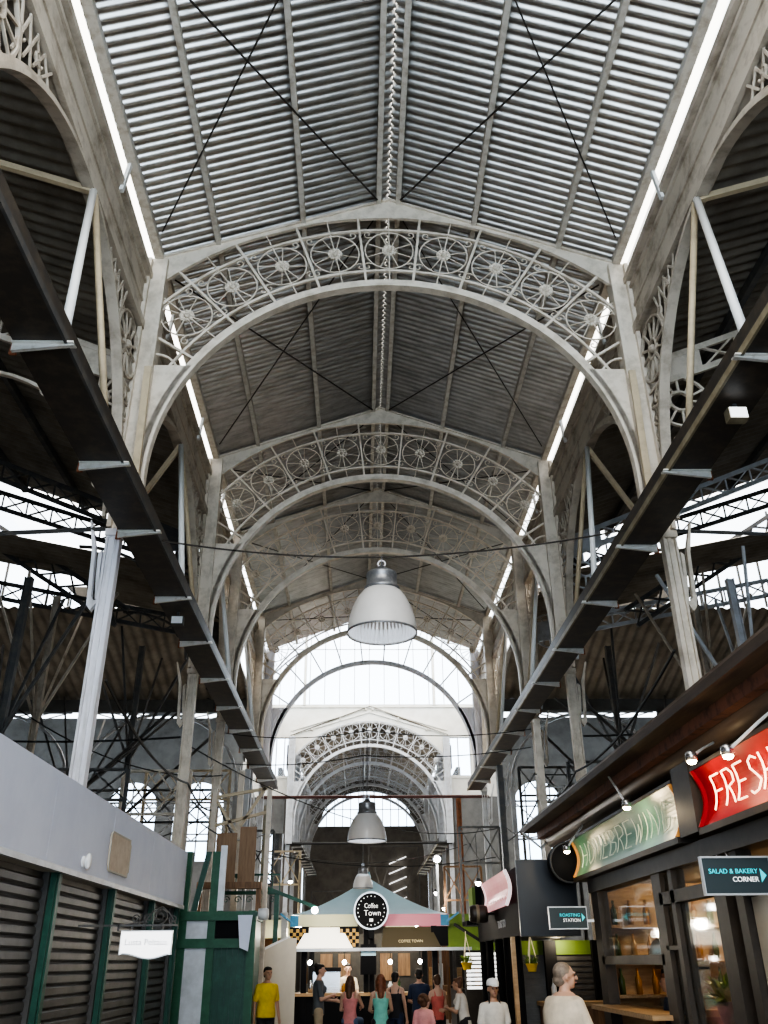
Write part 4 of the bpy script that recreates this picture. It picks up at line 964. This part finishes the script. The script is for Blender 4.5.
# ================================================================== COFFEE KIOSK
KX, KY = -.23, 21.3
T = thing('coffee_kiosk', 'coffee kiosk with pale blue pyramid roof and black base in the middle', 'kiosk', (KX, KY+1.5, 0))
hw = 1.75
n = 10
vs = []; fs = []
for i in range(n+1):
    t = i/n; r = hw*(1-t); z = 2.60 + .88*(t**1.35)
    vs += [(-r,-r,z),(r,-r,z),(r,r,z),(-r,r,z)]
    if i: fs += [((i-1)*4+k, (i-1)*4+(k+1) % 4, i*4+(k+1) % 4, i*4+k) for k in range(4)]
MB().add(vs, fs).build('roof', M['blue_roof'], T)
MB().lathe([(.05,3.44),(.06,3.5),(.02,3.62),(0,3.63)], 10).build('finial', M['blue_roof'], T)
for k, (x0, x1, m) in enumerate(((-hw+.18, -.27, 'cream_band'), (.27, hw-.18, 'pink_band'))): MB().box(x0, x1, -hw-.02, -hw+.02, 2.36, 2.60).build('valance', M[m], T)
for s in (-1, 1):
    MB().box(s*hw-.02, s*hw+.02, -hw+.1, hw, 2.36, 2.60).build('valance', M['cream_band' if s < 0 else 'pink_band'], T)
    MB().box(s*hw-.18 if s > 0 else -hw, s*hw if s > 0 else -hw+.18, -hw-.04, -hw+.1, 2.36, 2.58).build('corner_block', M['blue'], T)
    MB().bar((s*(hw-.1), -hw, 2.40), (s*(hw+.22), -hw-.1, 2.62), .05, .04).build('corner_stay', M['blue'], T)
# sloping menu panels
MB().prism([(-1.60,-hw-.22,1.93),(-.37,-hw-.22,1.93),(-.62,-hw-.0,2.34),(-1.36,-hw-.0,2.34)], (0,.03,0)).build('lit_menu_panel', M['menu_white'], T)
mp = MB().prism([(.25,-hw-.22,1.93),(1.55,-hw-.22,1.93),(1.35,-hw-.0,2.34),(.30,-hw-.0,2.34)], (0,.03,0)).build('brown_menu_panel', M['menu_brown'], T)
text('lettering', 'COFFEE TOWN', .085, M['gold'], mp, (.62,-hw-.245,2.03), (radians(62),0,0), .002, sx=.9)
def checker(x0, x1, z0, z1, nm):
    b = MB(); w = MB(); a = .07; i = 0
    k = MB(); k.box(x0, x1, -hw-.06, -hw-.03, z0, z1); k.build(nm, M['black'], T); p = MB()
    nx = int((x1-x0)/a); nz = int((z1-z0)/a)
    for q in range(nx):
        for r in range(nz):
            if (q+r) % 2 == 0: p.box(x0+a*q, x0+a*(q+1), -hw-.065, -hw-.06, z0+a*r, z0+a*(r+1))
    p.build(nm, M['amber_check'], T)
checker(-1.75, -1.33, 1.96, 2.35, 'checkered_panel'); checker(-.66, -.24, 1.96, 2.35, 'checkered_panel')
MB().box(1.35, 1.72, -hw-.06, -hw-.03, 1.96, 2.35).build('side_panel', M['black'], T)
MB().box(-hw-.45, hw+.45, -hw-.32, -hw+.1, 1.87, 1.93).build('awning_shelf', M['zinc'], T)
for x in (-1.42, -.08, .04, 1.42): MB().box(x-.06 if abs(x) > .5 else x-.05, x+.06, -hw, -hw+.12, 0, 2.4).build('post', M['black'], T)
for x in (-1.42, 1.42): MB().box(x-.06, x+.06, hw-.12, hw, 0, 2.4).build('post', M['black'], T)
MB().box(-hw+.1, hw-.1, -hw-.05, -hw+.55, 1.02, 1.08).build('counter_top', M['wood_light'], T); MB().box(-hw+.15, hw-.15, -hw+.05, -hw+.12, 0, 1.02).build('counter_front', M['black'], T)
MB().box(-1.5, 1.5, hw-.1, hw-.05, 1.0, 2.3).build('back_panel', M['frame_dark'], T)
for k, x in enumerate((-1.2, -.75, .3, .75)): MB().box(x, x+.3, hw-.2, hw-.1, 1.25+.1*(k % 2), 1.85).build('back_shelf', M['wood'], T)
MB().box(-.20, .14, -hw-.20, -hw-.14, 1.42, 2.0).build('chalk_panel', M['black'], T)
MB().box(-.19, .13, -hw-.22, -hw-.20, 1.78, 1.88).build('blue_card', M['blue_roof'], T)
T2 = thing('round_shop_sign', 'round black sign reading Coffee Town on the kiosk front', 'sign', (KX+.03, KY-.50, 2.66))
MB().lathe([(0,-.04),(.36,-.04),(.36,.04),(0,.04)], 40, (0,0,0), 'y').build('disc', M['black'], T2); MB().lathe([(.35,-.05),(.385,-.05),(.385,.05),(.35,.05),(.35,-.05)], 40, (0,0,0), 'y').build('rim', M['silver'], T2)
text('lettering', 'Coffee', .14, M['white_let'], T2, (0,-.045,.05), FRONT, .001, 'CENTER', .8); text('lettering', 'Town', .16, M['white_let'], T2, (0.03,-.045,-.10), FRONT, .003, 'CENTER')
b = MB()
for k in range(22):
    if k % 11 in (2, 3): continue
    a = 2*pi*k/22; b.ball((.29*sin(a),-.045,.29*cos(a)), (.013,.006,.013), 6, 4)
b.box(-.04,.04,-.05,-.04,-.22,-.16); b.build('ornament', M['white_let'], T2)
MB().box(-.05,.05,-.02,.30,-.55,-.30).build('bracket', M['black'], T2)
# things on and in the kiosk
for k, x in enumerate((-1.3, -.55, .45, 1.1)):
    T3 = thing('kiosk_lamp', f'small bright lamp under the kiosk awning, {["leftmost","second from the left","third from the left","rightmost"][k]} of four', 'lamp', (KX+x, KY-.15, 1.66), 0, 'lamps under the kiosk awning')
    MB().tube([(0,0,.06),(0,0,.22)], .01, 6).build('cord', M['cable'], T3); MB().ball((0,0,0), (.045,.045,.05), 12, 8).build('bulb', M['bulb_white'], T3, smooth=True)
for k, (x, h, m) in enumerate(((-1.28,.24,'steel'),(-1.05,.16,'white'),(-.55,.18,'bottle_b'),(.45,.2,'white'),(.62,.26,'bottle_a'),(1.05,.15,'steel'))):
    MB().lathe([(0,0),(.05,0),(.055,h*.7),(.03,h*.85),(.03,h),(0,h)], 12, (KX+x, KY-.05, 1.08)).build('counter_jar', M[m], None, f'small {["steel jug","white cup","amber jar","white jar","dark bottle","steel cup"][k]} on the kiosk counter', 'jar', smooth=True)
T = thing('espresso_machine', 'steel espresso machine inside the coffee kiosk', 'machine', (KX-.95, KY+.35, 1.08)); MB().box(-.3,.3,-.2,.2,0,.1).build('tray', M['steel'], T); MB().box(-.3,.3,.0,.2,.1,.42).build('body', M['steel'], T); MB().box(-.32,.32,-.2,.22,.40,.48).build('head', M['black'], T)
T = thing('machine_stand', 'dark stand under the espresso machine', 'stand', (KX-.95, KY+.6, 0)); MB().box(-.4,.4,-.2,.1,1.02,1.08).build('top', M['wood'], T)
for x in (-.37,.37): MB().box(x-.03,x+.03,-.2,.1,0,1.02).build('leg', M['wood'], T)

# far stalls and clutter to both sides of the aisle
rnd = random.Random(3)
FAR = [(-2.95, 23.6, 1.3, 2.6, 'wood', 'cream_band', 'brown fronted stall behind the kiosk on the left'), (-2.9, 28.0, 1.4, 2.9, 'grey_wall', 'cream', 'pale fronted stall at the crossing on the left'),
       (-2.8, 48.5, 1.4, 3.6, 'wood', 'tan', 'brown panelled stall in the far nave on the left'), (2.8, 48.5, 1.4, 3.2, 'wood', 'lip', 'brown stall in the far nave on the right'),
       (2.95, 28.0, 1.3, 2.9, 'frame_dark', 'lime', 'dark stall with green top behind the kiosk on the right'), (2.6, 32.2, 1.7, 3.0, 'wood', 'pink_band', 'stall with rose top at the crossing on the right'),
       (-2.6, 36.0, 1.8, 2.8, 'dark_wall', 'zinc', 'dark stall with zinc top in the crossing'), (1.9, 38.0, 2.4, 3.0, 'dark_wall', 'cream_band', 'dark stall with cream top in the crossing')]
for x, y, w, h, m, tp, l in FAR:
    T = thing('market_stall', l, 'stall', (x, y, 0), 0, 'far market stalls')
    MB().box(-w/2, w/2, 0, 1.6, 0, .95).build('counter', M[m], T); MB().box(-w/2, w/2, 1.5, 1.6, .95, h-.4).build('back', M[m], T)
    for q in (-1, 1): MB().box(q*w/2-.05, q*w/2+.05, 0, .1, .95, h-.4).build('post', M['frame_dark'], T)
    MB().box(-w/2-.1, w/2+.1, -.1, 1.7, h-.4, h).build('fascia', M[tp], T)
    for q in range(4): MB().box(-w/2+.2+w*.2*q, -w/2+.2+w*.2*q+.14, 1.3, 1.45, .95, 1.5+.1*(q % 2)).build('stock', M[['wood_light','white','bottle_b','leaf'][q]], T)
# rust brown column pipe and floodlight on the right of the crossing
MB().tube([(2.98, 31.2, 0), (2.98, 31.2, 6.7)], .09, 10).build('rust_pipe', M['rust'], None, 'rust brown standpipe at the right edge of the crossing', 'pipe')
T = thing('flood_light', 'dazzling white flood light on a thin pole right of the kiosk roof', 'lamp', (1.72, 26, 0)); MB().tube([(0,0,0),(0,0,4.2)], .04, 8).build('pole', M['zinc'], T); MB().lathe([(0,-.02),(.09,-.02),(.13,.1),(.05,.16),(0,.16)], 16, (0,-.12,4.2), 'y').build('head', M['steel'], T); MB().lathe([(0,-.03),(.08,-.03),(.08,-.02),(0,-.02)], 16, (0,-.12,4.2), 'y').build('lens', M['bulb_white'], T)
LT = [(-1.9, 22.6, 2.4), (-2.2, 30, 2.9), (2.0, 30, 3.6), (2.5, 33, 3.3), (-2.9, 33, 4.2), (2.7, 24.8, 3.5), (-2.5, 24.0, 2.55), (1.7, 36, 2.9)]
for k, (x, y, z) in enumerate(LT):
    T = thing('hanging_bulb', f'small hanging light {["left of the kiosk roof","over the left crossing stall","right of the kiosk roof near the pole","over the rose topped stall","high on the left in the crossing","high above the lime panel","over the brown left stall","deep in the crossing on the right"][k]}', 'lamp', (x, y, z), 0, 'small hanging lights beyond the kiosk')
    MB().ball((0,0,0), .07, 10, 8).build('bulb', M['bulb_white'], T, smooth=True); MB().tube([(0,0,.06),(0,0,1.2)], .008, 5).build('cord', M['cable'], T); MB().lathe([(.04,.1),(.10,.02),(.11,.02),(.05,.12)], 12).build('shade', M['iron_dark'], T)
# clusters of standing timber and pipes left and right in the middle distance
for k, (x, y, h, m) in enumerate(((-3.45, 22.5, 6.0, 'iron'), (-3.1, 25.5, 5.6, 'lip'), (-3.55, 24.4, 6.4, 'iron_cool'), (3.45, 19.0, 6.4, 'iron'), (3.2, 23.0, 6.2, 'iron_dark'), (3.5, 25.0, 6.5, 'iron_cool'), (-2.2, 22.2, 2.7, 'white_tube'))):
    MB().box(x-.07, x+.07, y-.07, y+.07, 0, h).build('standing_post', M[m], None, f'{["pale","ochre","grey","pale","black","grey","short white"][k]} standing post {["left behind the green balcony","left beside the brown boards","left before the third column","right behind the black bulkhead","right before the fourth column","right beside the lime panel","left of the kiosk awning"][k]}', 'post')

def frame_(x0, x1, y, z0, z1, n, m, label, t=.035):
    T = thing('bracing_trellis', label, 'trellis', ((x0+x1)/2, y, 0), 0, 'crossed trellises standing among the stalls'); w = (x1-x0)/2
    for x in (-w, w): MB().box(x-t, x+t, -t, t, 0, z1).build('post', m, T)
    for z in (z0, z1): MB().bar((-w,0,z), (w,0,z), t*1.6, t*1.6, (0,1,0)).build('rail', m, T)
    b = MB(); d = 2*w/n
    for k in range(n):
        a, c = -w+d*k, -w+d*(k+1)
        b.bar((a,0,z0), (c,0,z1), t, t, (0,1,0)); b.bar((a,0,z1), (c,0,z0), t, t, (0,1,0))
    b.build('lattice_web', m, T)
FR = [(-5.6,-4.15,19.4,4.5,5.4,2,'iron'), (-8.4,-4.3,23.5,4.9,5.7,5,'iron_dark'), (-6.6,-4.2,25.6,5.8,6.6,4,'tan'), (-9.6,-5.2,18.2,4.6,5.2,6,'iron_dark'), (-3.75,-2.9,26.0,3.6,5.0,1,'iron_dark'), (-3.6,-2.4,30.2,3.9,4.9,2,'tan'),
      (4.2,6.4,19.6,4.4,5.6,3,'iron_dark'), (4.3,7.8,23.8,5.0,5.8,5,'iron_cool'), (4.2,6.0,25.8,5.9,6.7,3,'iron_dark'), (4.8,9.5,18.0,4.7,5.3,6,'iron_dark'), (2.5,3.7,27.0,4.2,5.2,2,'iron_dark'), (2.3,3.5,30.2,3.4,4.4,2,'wood'), (-3.3,-.2,55.5,3.6,5.4,3,'iron_dark'), (.1,3.3,58.5,3.0,8.2,2,'iron_dark')]
wh = ['pale short frame beside the second left column', 'dark long frame behind the left kiosk columns', 'tan frame high near the third left column', 'dark low frame in the left aisle', 'dark tall frame left of the hall behind the balcony', 'tan frame at the left edge of the crossing',
      'dark frame beyond the second right column', 'grey long frame in the right aisle', 'dark frame high near the fourth right column', 'dark low frame in the right aisle behind the canopy end', 'dark frame right of the flood light pole', 'brown frame at the right edge of the crossing', 'dark frame deep in the far nave on the left', 'dark tall frame before the slanting light strips']
for a, l in zip(FR, wh): frame_(*a[:6], M[a[6]], l + ' with crossed bars')
for k, (p, q, sg) in enumerate((((-3.7,19,4.4),(-9,27,5.2),.5), ((-3.7,21,5.6),(-7,16.4,6.0),.4), ((-2.9,25.5,5.0),(-3.7,17.2,4.2),.4), ((3.7,21,5.6),(8,16.4,6.0),.4), ((3.5,25,5.0),(3.75,17.2,4.4),.5), ((3.7,19,4.8),(9,27,5.2),.5), ((-3.6,27,4.6),(3.6,27.4,4.4),.35), ((-3.5,33,5.2),(3.4,33,5.4),.5))):
    cable([p, q], sg, .014, f'thin slack wire {["low in the left aisle","high in the left aisle","over the green balcony","high in the right aisle","beside the black bulkhead","low in the right aisle","crossing the hall behind the kiosk","crossing the hall at the bright crossing"][k]}')

# ================================================================== PEOPLE
def remesh(b, name, m, parent, vox, smooth=4, loc=None):
    me = b.mesh(name); o = bpy.data.objects.new(name, me); COL.objects.link(o)
    md = o.modifiers.new('r', 'REMESH'); md.mode = 'VOXEL'; md.voxel_size = vox; md.adaptivity = 0
    sm = o.modifiers.new('s', 'SMOOTH'); sm.factor = .5; sm.iterations = smooth
    dg = bpy.context.evaluated_depsgraph_get(); me2 = bpy.data.meshes.new_from_object(o.evaluated_get(dg)); o.modifiers.clear(); o.data = me2; bpy.data.meshes.remove(me)
    me2.materials.clear(); me2.materials.append(m)
    for p in me2.polygons: p.use_smooth = True
    o.parent = parent; return o
ARMS = {'down': ((.06,.02,-.29), (.02,-.07,-.25)), 'fwd': ((.06,-.08,-.27), (-.03,-.24,-.03)), 'hold': ((.08,-.04,-.27), (-.12,-.20,.06)), 'up': ((.07,-.13,-.22), (-.05,-.16,.18)), 'table': ((.07,-.16,-.22), (-.08,-.22,-.02))}
def person(label, loc, h, rz, skin, shirt, bottom, hair, style, arms=('down','down'), sit=False, sleeve='short', lean=0.0, turn=0.0, bulk=1.0, fem=False, cap=False, apron=None, vox=.013):
    k = h/1.70; T = thing('person', label, 'person', (loc[0], loc[1], 0), rz, 'people around the kiosk')
    V = lambda x, y, z: Vector((x*k, y*k, z*k))
    dz = (.74/k - .92) if sit else 0.0
    hipz = .92+dz; sh_w = (.155 if fem else .172)*bulk**.4
    def up(x, y, z):                                     # torso points, leaned about the hip
        zz = z-.92; return V(x, y - zz*sin(lean), hipz + zz*cos(lean))
    body = MB()
    tw = bulk*(.92 if fem else 1.0)
    prof = [(.86,.150,.105),(.93,.158,.112),(1.02,.142*(.94 if fem else 1),.105),(1.10,.135*(.92 if fem else 1),.102),(1.20,.150,.112),(1.30,.165,.112),(1.38,.150,.095),(1.43,.095,.075),(1.46,.06,.06)]
    body.loft([(up(0,0,z), rx*k*tw, ry*k*tw*(1 if bulk <= 1 else 1.12)) for z, rx, ry in prof], 22)
    if fem:
        for s in (-1, 1): body.ball(up(s*.075,-.085,1.27), .065*k)
    body.caps(up(0,0,1.42), up(0,-.015,1.53), .057*k, .052*k)
    # head
    hd = MB(); c = up(0,-.025,1.60); R = Matrix.Rotation(turn, 3, 'Z')
    P = lambda x, y, z: c + R @ (Vector((x,y,z))*k)
    hd.ball(tuple(c + Vector((0,.01,.015))*k), (.077*k,.096*k,.098*k), 20, 14)
    hd.ball(P(0,-.03,-.045), (.060*k,.062*k,.070*k), 16, 10)
    hd.ball(P(0,-.055,-.088), (.032*k,.03*k,.025*k), 10, 8)
    hd.caps(P(0,-.092,.012), P(0,-.112,-.022), .012*k, .017*k, 8)
    for s in (-1, 1):
        hd.ball(P(s*.079,.012,-.008), (.014*k,.022*k,.032*k), 8, 6); hd.ball(P(s*.03,-.075,.028), (.03*k,.018*k,.012*k), 8, 6)
    body.v_off = None
    body.add(hd.v, hd.f)
    legs = MB(); shoe = []
    for s in (-1, 1):
        hip = V(s*.088, 0, hipz-.03)
        if sit: kn = V(s*.12, -.42, hipz-.04); an = V(s*.11, -.34, hipz-.46)
        else: kn = V(s*.10, -.015, .49); an = V(s*.105, .02, .085)
        for m_, g in ((body, 0), (legs, .013)):
            m_.caps(hip, kn, (.082+g)*k*bulk**.5, (.056+g)*k, 14); m_.caps(kn, an, (.056+g)*k, (.038+g*1.3)*k, 12)
        body.caps(an, an + V(0,-.14,-.045), .04*k, .03*k, 10)
        shoe.append(an)
    shirtb = MB(); wr = []
    for s, a in ((1, arms[0]), (-1, arms[1])):
        S0 = up(s*sh_w, 0, 1.365); e_, w_ = ARMS[a]
        El = S0 + Vector((s*e_[0], e_[1]-.15*sin(lean)*0, e_[2]))*k; Wr = El + Vector((s*w_[0], w_[1], w_[2]))*k
        body.caps(S0, El, .046*k*bulk**.4, .037*k, 12); body.caps(up(s*.03,.01,1.415), up(s*sh_w*.9,0,1.375), .05*k, .042*k, 12); body.caps(El, Wr, .037*k, .026*k, 12)
        if sleeve != 'none':
            e2 = S0.lerp(El, .72) if sleeve == 'short' else El
            shirtb.caps(S0, e2, .056*k*bulk**.4, .056*k*bulk**.3, 12); shirtb.caps(up(s*.06,.01,1.392), up(s*sh_w*.92,0,1.372), .05*k, .053*k, 12)
            if sleeve == 'long': shirtb.caps(El, El.lerp(Wr,.9), .05*k, .04*k, 12)
        # hand: palm, four unequal bent fingers and a thumb on its side
        d = (Wr-El).normalized(); side = Vector((-s*1.0, -.2, 0)); side = (side - d*side.dot(d)).normalized(); nrm = d.cross(side).normalized()
        across = nrm; pal = Wr + d*.045*k
        body.caps(Wr, pal + d*.025*k, .026*k, .030*k, 10)
        for j in range(4):
            o = across*(j-1.5)*.0185*k; l = (.062,.072,.068,.052)[j]*k
            a0 = pal + d*.03*k + o; a1 = a0 + d*l*.55 + side*.008*k; a2 = a1 + d*l*.4 + side*.024*k
            body.caps(a0, a1, .0088*k, .0082*k, 8); body.caps(a1, a2, .0082*k, .007*k, 8)
        t0 = Wr + d*.02*k - across*.024*k; t1 = t0 + d*.035*k - across*.028*k + side*.012*k; t2 = t1 + d*.028*k - across*.004*k + side*.008*k
        body.caps(t0, t1, .012*k, .010*k, 8); body.caps(t1, t2, .010*k, .0085*k, 8)
    B_ = remesh(body, 'body', M[skin], T, vox*.72, 3)
    g = .016
    top = 1.435 if sleeve != 'none' else 1.36
    pr = [(z, rx, ry) for z, rx, ry in [(.84,.158,.114)] + prof[1:] if z <= top]
    shirtb.loft([(up(0,0,z), (rx+g)*k*tw, (ry+g)*k*tw*(1 if bulk <= 1 else 1.12)) for z, rx, ry in pr], 22)
    if sleeve == 'none':
        for s in (-1, 1): shirtb.caps(up(s*.085,-.075,1.33), up(s*.095,.02,1.425), .018*k, .018*k, 8); shirtb.caps(up(s*.095,.02,1.425), up(s*.085,.09,1.33), .018*k, .018*k, 8)
    if fem:
        for s in (-1, 1): shirtb.ball(up(s*.075,-.085,1.27), .078*k)
    remesh(shirtb, 'shirt', M[shirt], T, vox, 4)
    legs.loft([(V(0,0,hipz-.10), .165*k*tw, .125*k*tw), (V(0,0,hipz), .168*k*tw, .125*k*tw), (V(0,0,hipz+.09), .152*k*tw, .118*k*tw)], 20)
    remesh(legs, 'trousers', M[bottom], T, vox, 4)
    for an in shoe:
        b = MB(); b.caps(an+V(0,.02,-.04), an+V(0,-.16,-.05), .045*k, .04*k, 12); b.box(an.x-.045*k, an.x+.045*k, an.y-.2*k, an.y+.07*k, an.z-.085*k, an.z-.06*k); b.build('shoe', M['cloth_tblack'], T, smooth=True)
    # face
    for s in (-1, 1): MB().ball(P(s*.031,-.088,.008), (.012*k,.008*k,.008*k), 8, 6).build('eye', M['eye'], T, smooth=True)
    MB().ball(P(0,-.092,-.058), (.024*k,.008*k,.007*k), 10, 6).build('mouth', M['lip_skin'], T, smooth=True)
    # hair: shell over the skull, open at the face
    hb = MB()
    def blob(x, y, z, r): hb.ball(P(x,y,z), tuple(q*k for q in (r if isinstance(r, tuple) else (r,r,r))), 14, 10)
    blob(0,.028,.035,(.085,.092,.086)); blob(0,-.03,.075,(.066,.055,.038))
    if style in ('short',): blob(0,.06,-.03,(.07,.05,.06))
    if style == 'long':
        blob(0,.065,-.05,(.078,.05,.11)); hb.caps(P(0,.07,-.06), P(0,.10,-.26), .075*k, .06*k, 12)
        for s in (-1,1): hb.caps(P(s*.075,.03,.0), P(s*.085,.05,-.19), .028*k, .026*k, 10)
    if style == 'bun': blob(0,.055,-.02,(.074,.05,.07)); blob(0,.085,.09,.048)
    if style == 'curly':
        r2 = random.Random(5)
        for q in range(46):
            a = r2.uniform(0, 2*pi); e = r2.uniform(-.5, 1.4); d = Vector((cos(a)*cos(e)*1.05, sin(a)*cos(e)+.25, sin(e)+.1))
            if d.y < -.55 and d.z < .45: continue
            p = d*.105; blob(p.x, p.y+.01, p.z, .036)
        blob(0,.06,-.05,(.095,.07,.09))
    if style == 'braids':
        blob(0,.06,-.03,(.074,.05,.07))
        for s in (-1, 1): hb.caps(P(s*.075,.0,-.05), P(s*.085,-.06,-.27), .02*k, .016*k, 8)
    if style == 'thin': hb = MB(); blob(0,.030,.034,(.090,.100,.094)); blob(0,.07,-.035,(.078,.050,.06))
    remesh(hb, 'hair', M[hair], T, .009, 3)
    if cap:
        cb = MB(); cb.lathe([(.095*k,0),(.098*k,.03*k),(.085*k,.075*k),(.045*k,.10*k),(0,.106*k)], 20, tuple(P(0,.01,.045)), 'z'); cb.add([P(-.07,-.07,.05),P(.07,-.07,.05),P(.05,-.16,.035),P(0,-.175,.033),P(-.05,-.16,.035)], [(0,1,2,3,4)]); cb.build('cap', M['white'], T, smooth=True)
    if apron:
        ab = MB(); ab.loft([(up(0,-.012,z), (.10)*k*tw, (ry+g+.004)*k*tw) for z, rx, ry in prof if .8 < z < 1.36], 20); ab.build('apron', M[apron], T, smooth=True)
    return T
def stool(x, y, label):
    T = thing('bar_stool', label, 'stool', (x, y, 0), 0, 'stools in front of the kiosk'); MB().lathe([(0,.60),(.17,.60),(.18,.625),(.17,.65),(0,.65)], 20).build('seat', M['wood'], T, smooth=False)
    for a in range(4): t = pi/4+a*pi/2; MB().tube([(.12*cos(t),.12*sin(t),.60),(.19*cos(t),.19*sin(t),0)], .014, 6).build('leg', M['black'], T)
    MB().sweep([(.165*cos(t*pi/8), .165*sin(t*pi/8), .24) for t in range(16)], (0,0,1), .015, .015, True).build('footrest', M['black'], T)
# facing: 0 faces the viewer, pi faces the kiosk
person('person in a bright yellow T-shirt walking in front of the cream partition', (-2.14, 18.0), 1.585, .5, 'skin_tan', 'cloth_yellow', 'cloth_tblack', 'hair_black', 'short', bulk=1.12)
person('person in a dark grey T-shirt and beige trousers with hair tied up', (-1.22, 18.6), 1.62, pi/2+.1, 'skin', 'cloth_tgrey', 'cloth_beige', 'hair_black', 'bun', ('fwd','hold'), fem=True)
person('barista in a pale shirt standing behind the kiosk counter', (-.72, 22.6), 1.62, .1, 'skin', 'cloth_cream', 'cloth_tblack', 'hair_black', 'short', ('fwd','fwd'), apron='cloth_offwhite')
person('seated person with long dark hair and a rose pink top', (-.62, 18.0), 1.50, pi-.25, 'skin', 'cloth_pink', 'cloth_denim', 'hair_brown', 'long', ('fwd','table'), True, 'none', fem=True); stool(-.62, 18.0, 'bar stool under the person in the rose pink top')
person('seated person with auburn hair in a pale teal strappy top', (-.07, 17.6), 1.55, pi, 'skin', 'cloth_teal', 'cloth_tblack', 'hair_auburn', 'long', ('fwd','fwd'), True, 'none', fem=True); stool(-.07, 17.6, 'bar stool under the person in the teal top')
person('person in a black sleeveless top standing right of the teal top', (.22, 18.4), 1.48, pi-.3, 'skin', 'cloth_tblack', 'cloth_navy', 'hair_black', 'short', ('down','down'), False, 'none', fem=True)
person('child with big curly brown hair in a salmon pink top', (.56, 15.6), 1.18, pi, 'skin', 'cloth_rose', 'cloth_denim', 'hair_brown', 'curly', ('down','down'), False, 'short')
person('person in a salmon red top standing with back turned by the kiosk', (1.0, 18.3), 1.42, pi+.3, 'skin', 'cloth_salmon', 'cloth_tblack', 'hair_brown', 'bun', ('hold','fwd'), False, 'none', fem=True)
person('person in a white T-shirt looking down, right of the salmon red top', (1.34, 16.8), 1.40, pi+1.2, 'skin_tan', 'cloth_offwhite', 'cloth_tblack', 'hair_brown', 'bun', ('hold','table'), False, 'short', .18, fem=True)
person('person in a navy shirt beside the kiosk counter on the right', (.72, 19.2), 1.52, pi-.1, 'skin', 'cloth_navy', 'cloth_tblack', 'hair_black', 'short', ('fwd','fwd'))
person('person with white cap, braids and white T-shirt facing the viewer', (1.26, 12.6), 1.42, .15, 'skin_tan', 'cloth_offwhite', 'cloth_denim', 'hair_black', 'braids', ('down','down'), cap=True)
person('heavy grey haired man in a cream T-shirt turned towards the right stalls', (1.42, 9.15), 1.62, pi/2+.55, 'skin', 'cloth_cream', 'cloth_beige', 'hair_grey', 'thin', ('fwd','fwd'), False, 'short', .10, -.45, 1.32, vox=.011)
person('brown haired person in a dark shirt behind the lower stall window', (3.2, 11.45), 1.50, -pi/2-.4, 'skin', 'cloth_navy', 'cloth_tblack', 'hair_auburn', 'short', ('down','fwd'))

# ================================================================== LIGHT
W = bpy.data.worlds.new('overcast_sky'); SC.world = W; W.use_nodes = True; nt = W.node_tree; bg = nt.nodes['Background']
tc = nt.nodes.new('ShaderNodeTexCoord'); sp = nt.nodes.new('ShaderNodeSeparateXYZ'); cr = nt.nodes.new('ShaderNodeValToRGB')
nt.links.new(tc.outputs['Generated'], sp.inputs[0]); nt.links.new(sp.outputs['Z'], cr.inputs['Fac']); nt.links.new(cr.outputs['Color'], bg.inputs['Color'])
cr.color_ramp.elements[0].position = 0; cr.color_ramp.elements[0].color = (.70,.85,1,1); cr.color_ramp.elements[1].position = .55; cr.color_ramp.elements[1].color = (.66,.625,.57,1)
bg.inputs['Strength'].default_value = 5.4
def area(name, loc, rot, sx, sy, e, c=(1,1,1)):
    l = bpy.data.lights.new(name, 'AREA'); l.shape = 'RECTANGLE'; l.size = sx; l.size_y = sy; l.energy = e; l.color = c
    o = bpy.data.objects.new(name, l); COL.objects.link(o); o.location = loc; o.rotation_euler = rot; return o
def point(name, loc, e, c=(1,.8,.55), r=.06):
    l = bpy.data.lights.new(name, 'POINT'); l.energy = e; l.color = c; l.shadow_soft_size = r
    o = bpy.data.objects.new(name, l); COL.objects.link(o); o.location = loc; return o
for p in ARM: point('sign_lamp_light', (p.x-.02, p.y, p.z-.10), 6, (1,.76,.46), .05)
point('stall_light', (4.3, 12.2, 2.4), 45, (1,.74,.42), .12); point('stall_light', (4.3, 9.4, 2.4), 50, (1,.74,.42), .12)
point('kiosk_light', (KX-.5, KY+1.0, 2.2), 70, (1,.88,.7), .1); point('kiosk_light', (KX+.8, KY+1.0, 2.2), 60, (1,.88,.7), .1)
point('kiosk_front_light', (KX-.6, KY-1.6, 2.3), 35, (1,.9,.75), .1); point('kiosk_front_light', (KX+1.0, KY-1.6, 2.3), 35, (1,.9,.75), .1)
point('counter_light', (2.9, 16.2, 1.95), 18, (1,.85,.6), .08); point('counter_light', (1.2, 15.2, 1.7), 5, (1,.8,.55), .08)
for x, y, z in LT: point('hanging_bulb_light', (x, y-.12, z-.12), 45, (1,.93,.82), .07)
for y in (46.5, 52, 57): point('far_nave_fill', (.4, y, 5.6), 160, (1,.92,.8), .15)  # fill lights without fixtures, added to brighten the far nave
point('flood_light_glow', (1.7, 25.6, 4.2), 60, (1,.97,.92), .1)

SC.cycles.use_denoising = True; SC.cycles.max_bounces = 6; SC.cycles.diffuse_bounces = 4; SC.cycles.glossy_bounces = 3; SC.cycles.transparent_max_bounces = 16
SC.cycles.sample_clamp_indirect = 6; SC.cycles.caustics_reflective = False; SC.cycles.caustics_refractive = False
SC.view_settings.view_transform = 'AgX'; SC.view_settings.look = 'AgX - High Contrast'; SC.view_settings.exposure = 0.12
